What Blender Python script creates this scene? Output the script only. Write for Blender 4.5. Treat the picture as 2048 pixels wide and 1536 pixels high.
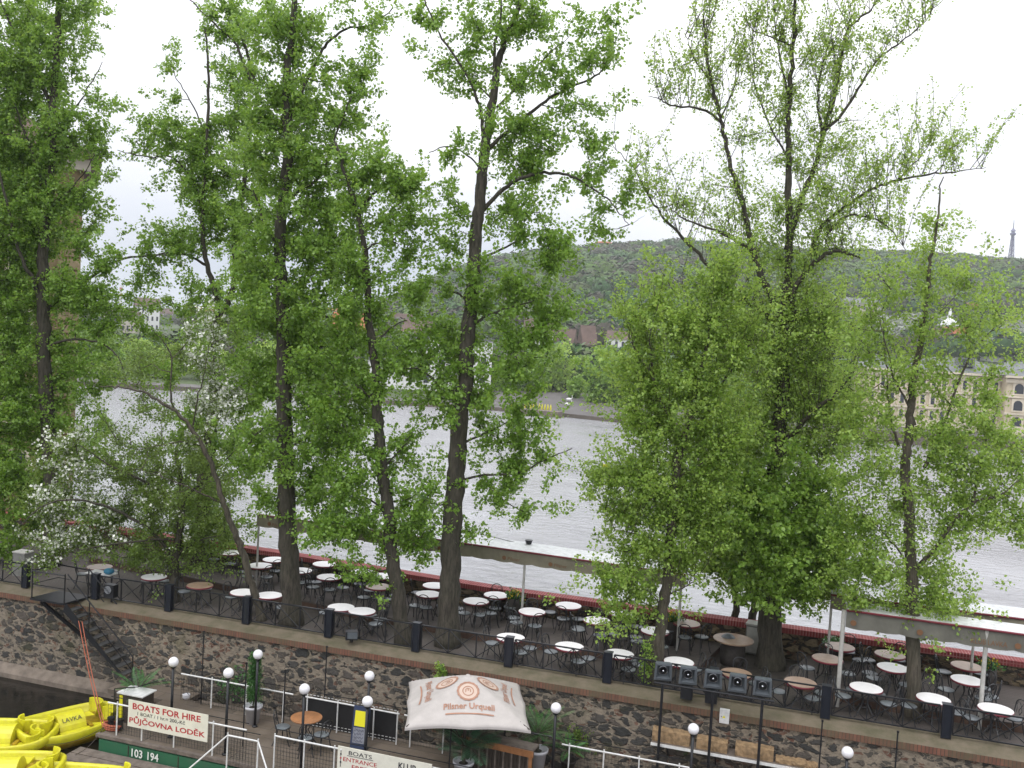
import bpy, math, random
import numpy as np
from mathutils import Vector, Matrix
random.seed(7); rng = np.random.default_rng(11)
PI = math.pi
for o in list(bpy.data.objects): bpy.data.objects.remove(o)
SC = bpy.context.scene
# ---------------------------------------------------------------- camera, world, sun, exposure
FPX = 1859.69
CAM = np.array([6.98107, -24.22094, 8.8962])
FW = np.array([-0.28982279, 0.95601895, -0.04506135])
RT = np.array([0.95469779, 0.29210076, 0.05682668])
UP = np.array([-0.06748984, 0.02655031, 0.99736663])
cd = bpy.data.cameras.new('camera'); cam = bpy.data.objects.new('camera', cd)
SC.collection.objects.link(cam); SC.camera = cam
cd.sensor_fit = 'HORIZONTAL'; cd.sensor_width = 36.0; cd.lens = FPX / 2048 * 36.0
cd.clip_start = 0.1; cd.clip_end = 12000
cam.matrix_world = Matrix(((RT[0], UP[0], -FW[0], CAM[0]), (RT[1], UP[1], -FW[1], CAM[1]), (RT[2], UP[2], -FW[2], CAM[2]), (0, 0, 0, 1)))

W = bpy.data.worlds.new('World'); SC.world = W; W.use_nodes = True
SUN_EL, SUN_AZ = math.radians(55), math.radians(200)
def build_world():
    nt = W.node_tree; nt.nodes.clear(); N = nt.nodes.new; L = nt.links.new
    out = N('ShaderNodeOutputWorld'); bg = N('ShaderNodeBackground'); bg.inputs[1].default_value = 0.1
    sky = N('ShaderNodeTexSky'); sky.sky_type = 'NISHITA'; sky.sun_disc = False
    sky.sun_elevation = SUN_EL; sky.sun_rotation = SUN_AZ
    tc = N('ShaderNodeTexCoord'); sep = N('ShaderNodeSeparateXYZ'); L(tc.outputs['Generated'], sep.inputs[0])
    # overcast luminance rises from the horizon to the zenith
    mr = N('ShaderNodeMapRange'); mr.inputs[1].default_value = 0.0; mr.inputs[2].default_value = 1.0
    mr.inputs[3].default_value = 9.4; mr.inputs[4].default_value = 28.0; L(sep.outputs[2], mr.inputs[0])
    no = N('ShaderNodeTexNoise'); no.inputs['Scale'].default_value = 2.6; no.inputs['Detail'].default_value = 5
    mp = N('ShaderNodeMapping'); mp.inputs['Scale'].default_value = (1, 1, 3.2); L(tc.outputs['Generated'], mp.inputs[0]); L(mp.outputs[0], no.inputs['Vector'])
    # a heavier blue-grey cloud bank low over the city, up the river to the left
    dp = N('ShaderNodeVectorMath'); dp.operation = 'DOT_PRODUCT'; nv = Vector((-0.50, 0.86, 0.05)).normalized()
    dp.inputs[1].default_value = nv; L(tc.outputs['Generated'], dp.inputs[0])
    b1 = N('ShaderNodeMapRange'); b1.inputs[1].default_value = 0.90; b1.inputs[2].default_value = 0.995; L(dp.outputs['Value'], b1.inputs[0])
    b2 = N('ShaderNodeMapRange'); b2.inputs[1].default_value = 0.20; b2.inputs[2].default_value = 0.03; L(sep.outputs[2], b2.inputs[0])
    m1 = N('ShaderNodeMath'); m1.operation = 'MULTIPLY'; L(b1.outputs[0], m1.inputs[0]); L(b2.outputs[0], m1.inputs[1])
    m2 = N('ShaderNodeMath'); m2.operation = 'MULTIPLY_ADD'; m2.inputs[1].default_value = 0.9; m2.inputs[2].default_value = -0.33; L(no.outputs['Fac'], m2.inputs[0])
    m3 = N('ShaderNodeMath'); m3.operation = 'ADD'; m3.use_clamp = True; L(m1.outputs[0], m3.inputs[0]); L(m2.outputs[0], m3.inputs[1])
    mixc = N('ShaderNodeMixRGB'); mixc.inputs[1].default_value = (1.0, 1.0, 1.02, 1); mixc.inputs[2].default_value = (0.58, 0.635, 0.78, 1)
    L(m3.outputs[0], mixc.inputs[0])
    sc_ = N('ShaderNodeVectorMath'); sc_.operation = 'SCALE'; L(mixc.outputs[0], sc_.inputs[0]); L(mr.outputs[0], sc_.inputs['Scale'])
    mx = N('ShaderNodeMixRGB'); mx.inputs[0].default_value = 0.93; L(sky.outputs[0], mx.inputs[1]); L(sc_.outputs[0], mx.inputs[2])
    L(mx.outputs[0], bg.inputs[0]); L(bg.outputs[0], out.inputs[0])
build_world()
sd = bpy.data.lights.new('sun', 'SUN'); sd.energy = 0.8; sd.angle = math.radians(15); sd.color = (1, 0.97, 0.92)
sun = bpy.data.objects.new('sun', sd); SC.collection.objects.link(sun)
sv = Vector((math.sin(SUN_AZ) * math.cos(SUN_EL), math.cos(SUN_AZ) * math.cos(SUN_EL), math.sin(SUN_EL)))
sun.rotation_euler = sv.to_track_quat('Z', 'Y').to_euler(); sun.location = (0, -10, 40)
SC.view_settings.view_transform = 'Standard'; SC.view_settings.look = 'None'
SC.view_settings.exposure = 0.0; SC.view_settings.gamma = 1.0
try: SC.view_settings.use_curve_mapping = False
except Exception: pass
SC.cycles.volume_bounces = 1; SC.cycles.max_bounces = 8; SC.cycles.transparent_max_bounces = 8

# ---------------------------------------------------------------- survey helpers (measured picture point -> real place)
def ray(px, py): return FW + ((px - 1024) / FPX) * RT - ((py - 768) / FPX) * UP
def G(px, py, z=0.0): r = ray(px, py); return CAM + r * ((z - CAM[2]) / r[2])
def V(px, py, Y): r = ray(px, py); return CAM + r * ((Y - CAM[1]) / r[1])
def D(px, py, d): return CAM + ray(px, py) * d
def depth(p): return float((np.array(p) - CAM) @ FW)

# ---------------------------------------------------------------- linking and tagging
COL = SC.collection
def tag(o, label=None, cat=None, group=None, kind=None):
    if label: o['label'] = label
    if cat: o['category'] = cat
    if group: o['group'] = group
    if kind: o['kind'] = kind
    return o
def thing(name, label, cat, loc=(0, 0, 0), rz=0.0, group=None):
    o = bpy.data.objects.new(name, None); COL.objects.link(o); o.empty_display_size = 0.2
    o.location = tuple(float(v) for v in loc); o.rotation_euler = (0, 0, rz); return tag(o, label, cat, group)
def copy_tree(o, parent=None):
    c = o.copy(); COL.objects.link(c)
    if parent is not None: c.parent = parent
    for ch in o.children: copy_tree(ch, c)
    return c
def clone(o, loc, rz, label, group=None):
    c = copy_tree(o); c.location = tuple(float(v) for v in loc); c.rotation_euler = (0, 0, rz); c['label'] = label
    if group: c['group'] = group
    return c

class MB:
    def __init__(s): s.v = []; s.f = []
    def add(s, vs, fs):
        b = len(s.v); s.v += [tuple(float(q) for q in p) for p in vs]; s.f += [tuple(b + i for i in f) for f in fs]; return s
    def box(s, c, size, rz=0.0, taper=1.0):
        x, y, z = size[0] / 2, size[1] / 2, size[2] / 2; cr, sr = math.cos(rz), math.sin(rz); vs = []
        for dz in (-1, 1):
            t = taper if dz > 0 else 1
            for dx, dy in ((-1, -1), (1, -1), (1, 1), (-1, 1)):
                a, b = dx * x * t, dy * y * t; vs.append((c[0] + a * cr - b * sr, c[1] + a * sr + b * cr, c[2] + dz * z))
        return s.add(vs, [(0, 3, 2, 1), (4, 5, 6, 7), (0, 1, 5, 4), (1, 2, 6, 5), (2, 3, 7, 6), (3, 0, 4, 7)])
    def tube(s, pts, r, n=6, cap=True):
        P = [Vector([float(q) for q in p]) for p in pts]; R = r if isinstance(r, (list, tuple, np.ndarray)) else [r] * len(P)
        t0 = (P[1] - P[0]).normalized(); u = t0.orthogonal().normalized(); vs = []
        for i, p in enumerate(P):
            a = P[min(i + 1, len(P) - 1)] - P[max(i - 1, 0)]
            t = a.normalized() if a.length > 1e-9 else t0
            u = (u - t * u.dot(t)); u = u.normalized() if u.length > 1e-6 else t.orthogonal().normalized(); w = t.cross(u)
            for k in range(n):
                q = 2 * PI * k / n; vs.append(p + (u * math.cos(q) + w * math.sin(q)) * R[i])
        fs = [(i * n + k, i * n + (k + 1) % n, (i + 1) * n + (k + 1) % n, (i + 1) * n + k) for i in range(len(P) - 1) for k in range(n)]
        if cap: fs += [tuple(range(n))[::-1], tuple((len(P) - 1) * n + k for k in range(n))]
        return s.add(vs, fs)
    def lathe(s, prof, n=20, c=(0, 0, 0), sx=1, sy=1):
        vs = [(c[0] + r * sx * math.cos(2 * PI * k / n), c[1] + r * sy * math.sin(2 * PI * k / n), c[2] + z) for r, z in prof for k in range(n)]
        fs = [(i * n + k, i * n + (k + 1) % n, (i + 1) * n + (k + 1) % n, (i + 1) * n + k) for i in range(len(prof) - 1) for k in range(n)]
        fs += [tuple(range(n))[::-1], tuple((len(prof) - 1) * n + k for k in range(n))]
        return s.add(vs, fs)
    def sphere(s, c, r, n=16, m=10, sz=1.0):
        return s.lathe([(r * math.sin(PI * i / m) if 0 < i < m else 1e-4, -r * sz * math.cos(PI * i / m)) for i in range(m + 1)], n, c)
    def prism(s, poly, z0, z1):
        n = len(poly); vs = [(x, y, z0) for x, y in poly] + [(x, y, z1) for x, y in poly]
        return s.add(vs, [tuple(range(n))[::-1], tuple(range(n, 2 * n))] + [(k, (k + 1) % n, n + (k + 1) % n, n + k) for k in range(n)])
    def out(s, name, mat, parent=None, smooth=False, loc=None):
        me = bpy.data.meshes.new(name); me.from_pydata(s.v, [], s.f); me.materials.append(mat); me.update()
        if smooth: me.polygons.foreach_set('use_smooth', [True] * len(me.polygons))
        o = bpy.data.objects.new(name, me); COL.objects.link(o)
        if parent is not None: o.parent = parent
        if loc is not None: o.location = tuple(float(v) for v in loc)
        return o
def np_obj(name, V_, F_, mat, parent=None, tint=None, smooth=False):
    V_ = np.asarray(V_, np.float32); F_ = np.asarray(F_, np.int32); k = F_.shape[1]
    me = bpy.data.meshes.new(name); me.vertices.add(len(V_)); me.vertices.foreach_set('co', V_.ravel())
    me.loops.add(F_.size); me.loops.foreach_set('vertex_index', F_.ravel())
    me.polygons.add(len(F_)); me.polygons.foreach_set('loop_start', np.arange(0, F_.size, k, dtype=np.int32))
    try: me.polygons.foreach_set('loop_total', np.full(len(F_), k, np.int32))
    except Exception: pass
    if smooth: me.polygons.foreach_set('use_smooth', np.ones(len(F_), bool))
    me.materials.append(mat); me.update(calc_edges=True)
    if tint is not None:
        a = me.attributes.new('tint', 'FLOAT', 'FACE'); a.data.foreach_set('value', np.asarray(tint, np.float32))
    o = bpy.data.objects.new(name, me); COL.objects.link(o)
    if parent is not None: o.parent = parent
    return o
def text_obj(name, s, mat, parent, M, h, w=None, thick=0.004, shear=0.0, bold=0.0):
    cu = bpy.data.curves.new(name, 'FONT'); cu.body = s; cu.size = 1.0; cu.extrude = 0.0; cu.shear = shear; cu.offset = bold
    cu.align_x = 'LEFT'; cu.resolution_u = 3
    t = bpy.data.objects.new(name, cu); COL.objects.link(t); bpy.context.view_layer.update()
    me = bpy.data.meshes.new_from_object(t.evaluated_get(bpy.context.evaluated_depsgraph_get()))
    bpy.data.objects.remove(t)
    n = len(me.vertices); co = np.zeros(n * 3, np.float32); me.vertices.foreach_get('co', co); co = co.reshape(-1, 3)
    mn, mx = co.min(0), co.max(0); co -= mn; sy = h / max(mx[1] - mn[1], 1e-6); sx = (w / (mx[0] - mn[0])) if w else sy
    co[:, 0] *= sx; co[:, 1] *= sy
    me.vertices.foreach_set('co', co.ravel()); me.materials.clear(); me.materials.append(mat); me.update()
    o = bpy.data.objects.new(name, me); COL.objects.link(o); o.parent = parent; o.matrix_local = M; return o
XZ = Matrix.Rotation(PI / 2, 4, 'X')       # writing laid in the XY plane -> upright, read from -Y

# ---------------------------------------------------------------- materials
def mat(name, col, rough=0.6, metal=0.0, noise=0.0, nscale=6.0, bump=0.0, bscale=30.0, col2=None, emit=0.0, spec=0.5):
    m = bpy.data.materials.new(name); m.use_nodes = True; nt = m.node_tree; b = nt.nodes['Principled BSDF']
    b.inputs['Base Color'].default_value = (*col, 1); b.inputs['Roughness'].default_value = rough; b.inputs['Metallic'].default_value = metal
    b.inputs['Specular IOR Level'].default_value = spec
    N = nt.nodes.new; L = nt.links.new
    if noise or bump:
        tc = N('ShaderNodeTexCoord')
    if noise:
        n = N('ShaderNodeTexNoise'); n.inputs['Scale'].default_value = nscale; n.inputs['Detail'].default_value = 6; n.inputs['Roughness'].default_value = 0.65
        L(tc.outputs['Object'], n.inputs['Vector']); c2 = col2 or tuple(c * (1 - noise) for c in col)
        r = N('ShaderNodeMapRange'); r.inputs[1].default_value = 0.35; r.inputs[2].default_value = 0.68; L(n.outputs['Fac'], r.inputs[0])
        mx = N('ShaderNodeMixRGB'); mx.inputs[1].default_value = (*col, 1); mx.inputs[2].default_value = (*c2, 1)
        L(r.outputs[0], mx.inputs[0]); L(mx.outputs[0], b.inputs['Base Color'])
    if bump:
        n = N('ShaderNodeTexNoise'); n.inputs['Scale'].default_value = bscale; n.inputs['Detail'].default_value = 4; L(tc.outputs['Object'], n.inputs['Vector'])
        bp = N('ShaderNodeBump'); bp.inputs['Strength'].default_value = bump; bp.inputs['Distance'].default_value = 0.02; L(n.outputs['Fac'], bp.inputs['Height']); L(bp.outputs[0], b.inputs['Normal'])
    return m
def leaf_mat(name, cols, transl=0.45, spec=0.6):
    m = bpy.data.materials.new(name); m.use_nodes = True; nt = m.node_tree; b = nt.nodes['Principled BSDF']; N = nt.nodes.new; L = nt.links.new
    b.inputs['Roughness'].default_value = 0.38; b.inputs['Specular IOR Level'].default_value = spec
    at = N('ShaderNodeAttribute'); at.attribute_name = 'tint'; cr = N('ShaderNodeValToRGB'); L(at.outputs['Fac'], cr.inputs[0])
    el = cr.color_ramp.elements
    for i, c in enumerate(cols):
        e = el[i] if i < 2 else el.new(0.5)
        e.position = i / (len(cols) - 1); e.color = (*c, 1)
    L(cr.outputs[0], b.inputs['Base Color'])
    if transl > 0:
        tr = N('ShaderNodeBsdfTranslucent'); hs = N('ShaderNodeHueSaturation'); hs.inputs['Value'].default_value = 1.5; hs.inputs['Hue'].default_value = 0.48
        L(cr.outputs[0], hs.inputs['Color']); L(hs.outputs[0], tr.inputs[0]); ms = N('ShaderNodeMixShader'); ms.inputs[0].default_value = transl
        L(b.outputs[0], ms.inputs[1]); L(tr.outputs[0], ms.inputs[2]); L(ms.outputs[0], nt.nodes['Material Output'].inputs[0])
    return m
def graph(name):
    m = bpy.data.materials.new(name); m.use_nodes = True; nt = m.node_tree
    return m, nt.nodes['Principled BSDF'], nt.nodes.new, nt.links.new
def mth(N, L, op, a, b=None, c=None, clamp=False):
    n = N('ShaderNodeMath'); n.operation = op; n.use_clamp = clamp
    for i, v in enumerate((a, b, c)):
        if v is None: continue
        if isinstance(v, (int, float)): n.inputs[i].default_value = v
        else: L(v, n.inputs[i])
    return n.outputs[0]
def mixc(N, L, f, a, b, typ='MIX'):
    n = N('ShaderNodeMixRGB'); n.blend_type = typ
    for i, v in enumerate((f, a, b)):
        if isinstance(v, (int, float)): n.inputs[i].default_value = v
        elif isinstance(v, tuple): n.inputs[i].default_value = (*v, 1)
        else: L(v, n.inputs[i])
    return n.outputs[0]
def stone_mat(name, scale, stones, mortar, brick, thr=0.05, plaster=0.5, xs=0.75, lift=0.0):
    m, b, N, L = graph(name)
    tc = N('ShaderNodeTexCoord'); mp = N('ShaderNodeMapping'); mp.inputs['Scale'].default_value = (xs, 1.0, 1.25); L(tc.outputs['Object'], mp.inputs[0])
    nz = N('ShaderNodeTexNoise'); nz.inputs['Scale'].default_value = 4.5; nz.inputs['Detail'].default_value = 5; L(mp.outputs[0], nz.inputs['Vector'])
    wv = N('ShaderNodeVectorMath'); wv.operation = 'MULTIPLY_ADD'; wv.inputs[1].default_value = (0.36, 0.36, 0.36); L(nz.outputs['Color'], wv.inputs[0]); L(mp.outputs[0], wv.inputs[2])
    big = N('ShaderNodeTexNoise'); big.inputs['Scale'].default_value = 0.7; big.inputs['Detail'].default_value = 5; L(mp.outputs[0], big.inputs['Vector'])
    def vor(feat, sc):
        v = N('ShaderNodeTexVoronoi'); v.feature = feat; v.inputs['Scale'].default_value = sc; v.inputs['Randomness'].default_value = 1.0; L(wv.outputs[0], v.inputs['Vector']); return v
    e1 = vor('DISTANCE_TO_EDGE', scale); c1 = vor('F1', scale); c2 = vor('F1', scale * 2.7); e2 = vor('DISTANCE_TO_EDGE', scale * 2.7)
    # how far the mortar creeps over the stones differs over the wall
    t = mth(N, L, 'MULTIPLY_ADD', big.outputs['Fac'], plaster, thr - plaster * 0.42)
    fine = N('ShaderNodeTexNoise'); fine.inputs['Scale'].default_value = 22; fine.inputs['Detail'].default_value = 6; fine.inputs['Roughness'].default_value = 0.7; L(mp.outputs[0], fine.inputs['Vector'])
    t = mth(N, L, 'MULTIPLY_ADD', fine.outputs['Fac'], 0.07, t)
    st = N('ShaderNodeMapRange'); st.inputs[1].default_value = 0.0; st.inputs[2].default_value = 0.07; L(mth(N, L, 'SUBTRACT', e1.outputs['Distance'], t), st.inputs[0])
    cr = N('ShaderNodeValToRGB'); sp = N('ShaderNodeSeparateColor'); L(c1.outputs['Color'], sp.inputs[0]); L(sp.outputs[0], cr.inputs[0])
    for i, c in enumerate(stones):
        e = cr.color_ramp.elements[i] if i < 2 else cr.color_ramp.elements.new(0.5)
        e.position = i / (len(stones) - 1); e.color = (*c, 1)
    var = mixc(N, L, 0.5, cr.outputs[0], fine.outputs['Fac'], 'OVERLAY')
    sp2 = N('ShaderNodeSeparateColor'); L(c2.outputs['Color'], sp2.inputs[0])
    isb = mth(N, L, 'GREATER_THAN', sp2.outputs[1], 0.86); isd = mth(N, L, 'GREATER_THAN', sp2.outputs[0], 0.62)
    edge2 = mth(N, L, 'GREATER_THAN', e2.outputs['Distance'], 0.07)
    mo = mixc(N, L, fine.outputs['Fac'], tuple(c * 0.55 for c in mortar), tuple(c * 1.2 for c in mortar))
    mo = mixc(N, L, mth(N, L, 'MULTIPLY', isd, mth(N, L, 'MULTIPLY', edge2, 0.75)), mo, stones[0])
    mo = mixc(N, L, mth(N, L, 'MULTIPLY', isb, mth(N, L, 'MULTIPLY', edge2, 0.8)), mo, brick)
    col = mixc(N, L, st.outputs[0], mo, var)
    # moss and damp streaks
    ms = N('ShaderNodeTexNoise'); ms.inputs['Scale'].default_value = 1.3; ms.inputs['Detail'].default_value = 4; mp2 = N('ShaderNodeMapping'); mp2.inputs['Location'].default_value = (7, 3, 1); L(tc.outputs['Object'], mp2.inputs[0]); L(mp2.outputs[0], ms.inputs['Vector'])
    mr = N('ShaderNodeMapRange'); mr.inputs[1].default_value = 0.60; mr.inputs[2].default_value = 0.72; mr.inputs[4].default_value = 0.45; L(ms.outputs['Fac'], mr.inputs[0])
    col = mixc(N, L, mr.outputs[0], col, (0.06, 0.06, 0.015))
    L(col, b.inputs['Base Color']); b.inputs['Roughness'].default_value = 0.88
    gr = N('ShaderNodeTexNoise'); gr.inputs['Scale'].default_value = 9; gr.inputs['Detail'].default_value = 8; gr.inputs['Roughness'].default_value = .75; L(mp.outputs[0], gr.inputs['Vector'])
    gm = N('ShaderNodeMapRange'); gm.inputs[1].default_value = .3; gm.inputs[2].default_value = .7; gm.inputs[3].default_value = .5; gm.inputs[4].default_value = 1.45; L(gr.outputs['Fac'], gm.inputs[0])
    col = mixc(N, L, 1.0, col, gm.outputs[0], 'MULTIPLY'); L(col, b.inputs['Base Color'])
    h = mth(N, L, 'MULTIPLY_ADD', st.outputs[0], 0.7, mth(N, L, 'MULTIPLY', fine.outputs['Fac'], 0.5))
    bp = N('ShaderNodeBump'); bp.inputs['Strength'].default_value = 1.0; bp.inputs['Distance'].default_value = 0.09; L(h, bp.inputs['Height']); L(bp.outputs[0], b.inputs['Normal'])
    return m
def brick_mat(name, c1, c2, mortar, bw, bh, vert=True, ms=0.012, offset=0.0, stain=None):
    m, b, N, L = graph(name); tc = N('ShaderNodeTexCoord'); s = N('ShaderNodeSeparateXYZ'); L(tc.outputs['Object'], s.inputs[0]); cb = N('ShaderNodeCombineXYZ')
    L(s.outputs[0], cb.inputs[0]); L(mth(N, L, 'ADD', s.outputs[1], s.outputs[2]), cb.inputs[1])
    br = N('ShaderNodeTexBrick'); br.offset = offset; br.inputs['Scale'].default_value = 1; br.inputs['Brick Width'].default_value = bw; br.inputs['Row Height'].default_value = bh
    br.inputs['Mortar Size'].default_value = ms; br.inputs['Color1'].default_value = (*c1, 1); br.inputs['Color2'].default_value = (*c2, 1); br.inputs['Mortar'].default_value = (*mortar, 1)
    L(cb.outputs[0], br.inputs['Vector'])
    n = N('ShaderNodeTexNoise'); n.inputs['Scale'].default_value = 1.6; n.inputs['Detail'].default_value = 7; n.inputs['Roughness'].default_value = 0.7; L(tc.outputs['Object'], n.inputs['Vector'])
    r = N('ShaderNodeMapRange'); r.inputs[1].default_value = 0.38; r.inputs[2].default_value = 0.62; r.inputs[4].default_value = 0.85; L(n.outputs['Fac'], r.inputs[0])
    L(mixc(N, L, r.outputs[0], br.outputs['Color'], stain or tuple(c * 0.6 for c in c1)), b.inputs['Base Color']); b.inputs['Roughness'].default_value = 0.85
    bp = N('ShaderNodeBump'); bp.inputs['Strength'].default_value = 0.5; bp.inputs['Distance'].default_value = 0.01; L(br.outputs['Fac'], bp.inputs['Height']); bp.invert = True; L(bp.outputs[0], b.inputs['Normal'])
    return m
def water_mat(name, base, rough, sc, strength, aniso=(1, 1, 1)):
    m, b, N, L = graph(name); b.inputs['Base Color'].default_value = (*base, 1); b.inputs['Roughness'].default_value = rough; b.inputs['IOR'].default_value = 1.33
    tc = N('ShaderNodeTexCoord'); mp = N('ShaderNodeMapping'); mp.inputs['Scale'].default_value = aniso; mp.inputs['Rotation'].default_value = (0, 0, 0.35); L(tc.outputs['Object'], mp.inputs[0])
    n1 = N('ShaderNodeTexNoise'); n1.inputs['Scale'].default_value = sc; n1.inputs['Detail'].default_value = 6; n1.inputs['Roughness'].default_value = 0.62; n1.inputs['Distortion'].default_value = 0.6; L(mp.outputs[0], n1.inputs['Vector'])
    n2 = N('ShaderNodeTexNoise'); n2.inputs['Scale'].default_value = sc * 0.09; n2.inputs['Detail'].default_value = 3; L(mp.outputs[0], n2.inputs['Vector'])
    gust = N('ShaderNodeMapRange'); gust.inputs[1].default_value = 0.35; gust.inputs[2].default_value = 0.65; gust.inputs[3].default_value = 0.22; gust.inputs[4].default_value = 1.1; L(n2.outputs['Fac'], gust.inputs[0])
    bp = N('ShaderNodeBump'); bp.inputs['Distance'].default_value = 0.30; L(mth(N, L, 'MULTIPLY', gust.outputs[0], strength), bp.inputs['Strength']); L(n1.outputs['Fac'], bp.inputs['Height']); L(bp.outputs[0], b.inputs['Normal'])
    return m
M = {}
M['wall'] = stone_mat('rubble_wall', 3.1, [(0.032, 0.033, 0.032), (0.072, 0.068, 0.062), (0.13, 0.106, 0.086)], (0.28, 0.235, 0.18), (0.14, 0.062, 0.040), thr=0.05, plaster=0.85)
M['parapet'] = stone_mat('sandstone_rubble', 3.4, [(0.20, 0.15, 0.085), (0.13, 0.10, 0.07), (0.26, 0.20, 0.12)], (0.05, 0.042, 0.034), (0.15, 0.07, 0.04), thr=0.05, plaster=0.12, xs=0.6)
M['coptop'] = mat('worn_coping_top', (0.155, 0.125, 0.088), 0.9, noise=0.5, nscale=2.2, bump=0.5, bscale=20, col2=(0.088, 0.080, 0.046))
M['coping'] = brick_mat('coping_brick', (0.20, 0.085, 0.055), (0.13, 0.055, 0.038), (0.050, 0.040, 0.030), 0.085, 0.26, ms=0.008, stain=(0.105, 0.085, 0.050))
M['redbrick'] = brick_mat('red_brick_coping', (0.20, 0.030, 0.035), (0.30, 0.05, 0.05), (0.42, 0.20, 0.19), 0.085, 0.26, ms=0.012, stain=(0.22, 0.045, 0.045))
M['paving'] = brick_mat('cobble_paving', (0.085, 0.072, 0.064), (0.065, 0.055, 0.05), (0.05, 0.044, 0.04), 0.12, 0.10, ms=0.012, offset=0.5, stain=(0.075, 0.062, 0.055))
M['deck'] = brick_mat('deck_boards', (0.115, 0.098, 0.090), (0.090, 0.076, 0.070), (0.035, 0.03, 0.028), 3.2, 0.14, ms=0.008, offset=0.4, stain=(0.08, 0.067, 0.06))
M['deckside'] = mat('deck_fascia', (0.11, 0.065, 0.045), 0.8, noise=0.5)
M['pontoon'] = brick_mat('pontoon_boards', (0.17, 0.135, 0.105), (0.12, 0.098, 0.078), (0.05, 0.04, 0.034), 2.6, 0.5, ms=0.012, offset=0.4, stain=(0.11, 0.085, 0.062))
M['soil'] = mat('soil', (0.05, 0.042, 0.035), 0.95, noise=0.5, bump=0.6, bscale=18)
M['black'] = mat('black_iron', (0.012, 0.013, 0.017), 0.42, noise=0.4)
M['iron'] = mat('dark_wire_iron', (0.018, 0.019, 0.022), 0.4)
M['tread'] = mat('lightened_steel_tread', (0.075, 0.075, 0.075), 0.6, noise=0.4)  # colour lightened beyond the black iron so the treads read in shadow
M['navy'] = mat('blue_black_paint', (0.010, 0.013, 0.022), 0.35, noise=0.3)
M['seat'] = mat('pale_metal_seat', (0.17, 0.19, 0.205), 0.35, noise=0.4, nscale=20)
M['white'] = mat('white_paint', (0.72, 0.72, 0.71), 0.5, noise=0.25, nscale=9)
M['tabletop'] = mat('white_tabletop', (0.80, 0.78, 0.78), 0.3, noise=0.08)
M['tablebrown'] = mat('brown_tabletop', (0.36, 0.245, 0.175), 0.35, noise=0.35, nscale=4)
M['rim'] = mat('dark_red_rim', (0.17, 0.02, 0.035), 0.4)
M['globe'] = mat('opal_globe', (0.78, 0.77, 0.80), 0.25)
M['canvas'] = mat('cream_canvas', (0.47, 0.435, 0.415), 0.85, noise=0.16, nscale=2.5, bump=0.25, bscale=5)
M['print'] = mat('terracotta_print', (0.42, 0.22, 0.15), 0.8, noise=0.3)
M['print2'] = mat('pale_print', (0.54, 0.42, 0.35), 0.8)
M['valance'] = mat('khaki_valance', (0.27, 0.245, 0.18), 0.85, noise=0.35, nscale=1.5)
M['valance2'] = mat('grey_valance', (0.17, 0.165, 0.14), 0.85, noise=0.35, nscale=1.5)
M['roofwhite'] = mat('white_awning_top', (0.76, 0.77, 0.79), 0.5, noise=0.3, nscale=7)
M['polewhite'] = mat('grey_white_pole', (0.50, 0.49, 0.46), 0.5, noise=0.3)
M['yellow'] = mat('yellow_plastic', (0.64, 0.62, 0.020), 0.36, noise=0.25, nscale=5, col2=(0.52, 0.46, 0.03))
M['yellowd'] = mat('stained_yellow_hull', (0.50, 0.33, 0.02), 0.45, noise=0.5, nscale=5)
M['green'] = mat('green_hull_paint', (0.025, 0.13, 0.065), 0.4, noise=0.35, nscale=3, col2=(0.04, 0.12, 0.07))
M['wood'] = mat('grey_planks', (0.19, 0.155, 0.13), 0.8, noise=0.5, nscale=5, bump=0.4)
M['beam'] = mat('cut_timber', (0.34, 0.225, 0.12), 0.8, noise=0.55, nscale=9, bump=0.8, bscale=14)
M['orange'] = mat('orange_rope', (0.34, 0.095, 0.05), 0.8)
M['varnish'] = mat('varnished_wood', (0.38, 0.17, 0.07), 0.4, noise=0.4)
M['darkwood'] = mat('dark_slats', (0.06, 0.045, 0.035), 0.7, noise=0.5)
M['signwhite'] = mat('banner_cloth', (0.74, 0.72, 0.62), 0.7, noise=0.15, nscale=3)
M['textred'] = mat('red_lettering', (0.42, 0.02, 0.03), 0.6)
M['textblack'] = mat('black_lettering', (0.02, 0.02, 0.03), 0.6)
M['textwhite'] = mat('white_lettering', (0.75, 0.78, 0.74), 0.6)
M['textdark'] = mat('faded_lettering', (0.20, 0.10, 0.05), 0.8)
M['tarp'] = mat('black_tarpaulin', (0.014, 0.014, 0.016), 0.6, noise=0.4, bump=0.5, bscale=3)
def bark_mat(name, c, c2):
    m, b, N, L = graph(name); tc = N('ShaderNodeTexCoord'); mp = N('ShaderNodeMapping'); mp.inputs['Scale'].default_value = (1, 1, 0.16); L(tc.outputs['Object'], mp.inputs[0])
    n = N('ShaderNodeTexNoise'); n.inputs['Scale'].default_value = 16; n.inputs['Detail'].default_value = 5; n.inputs['Roughness'].default_value = .7; L(mp.outputs[0], n.inputs['Vector'])
    n2 = N('ShaderNodeTexNoise'); n2.inputs['Scale'].default_value = 1.2; n2.inputs['Detail'].default_value = 4; L(tc.outputs['Object'], n2.inputs['Vector'])
    r = N('ShaderNodeMapRange'); r.inputs[1].default_value = .38; r.inputs[2].default_value = .62; L(n.outputs['Fac'], r.inputs[0])
    col = mixc(N, L, r.outputs[0], c2, c); col = mixc(N, L, mth(N, L, 'MULTIPLY', n2.outputs['Fac'], .5), col, (.05, .055, .03)); L(col, b.inputs['Base Color']); b.inputs['Roughness'].default_value = .95
    bp = N('ShaderNodeBump'); bp.inputs['Strength'].default_value = 1; bp.inputs['Distance'].default_value = .04; L(n.outputs['Fac'], bp.inputs['Height']); L(bp.outputs[0], b.inputs['Normal']); return m
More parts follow.
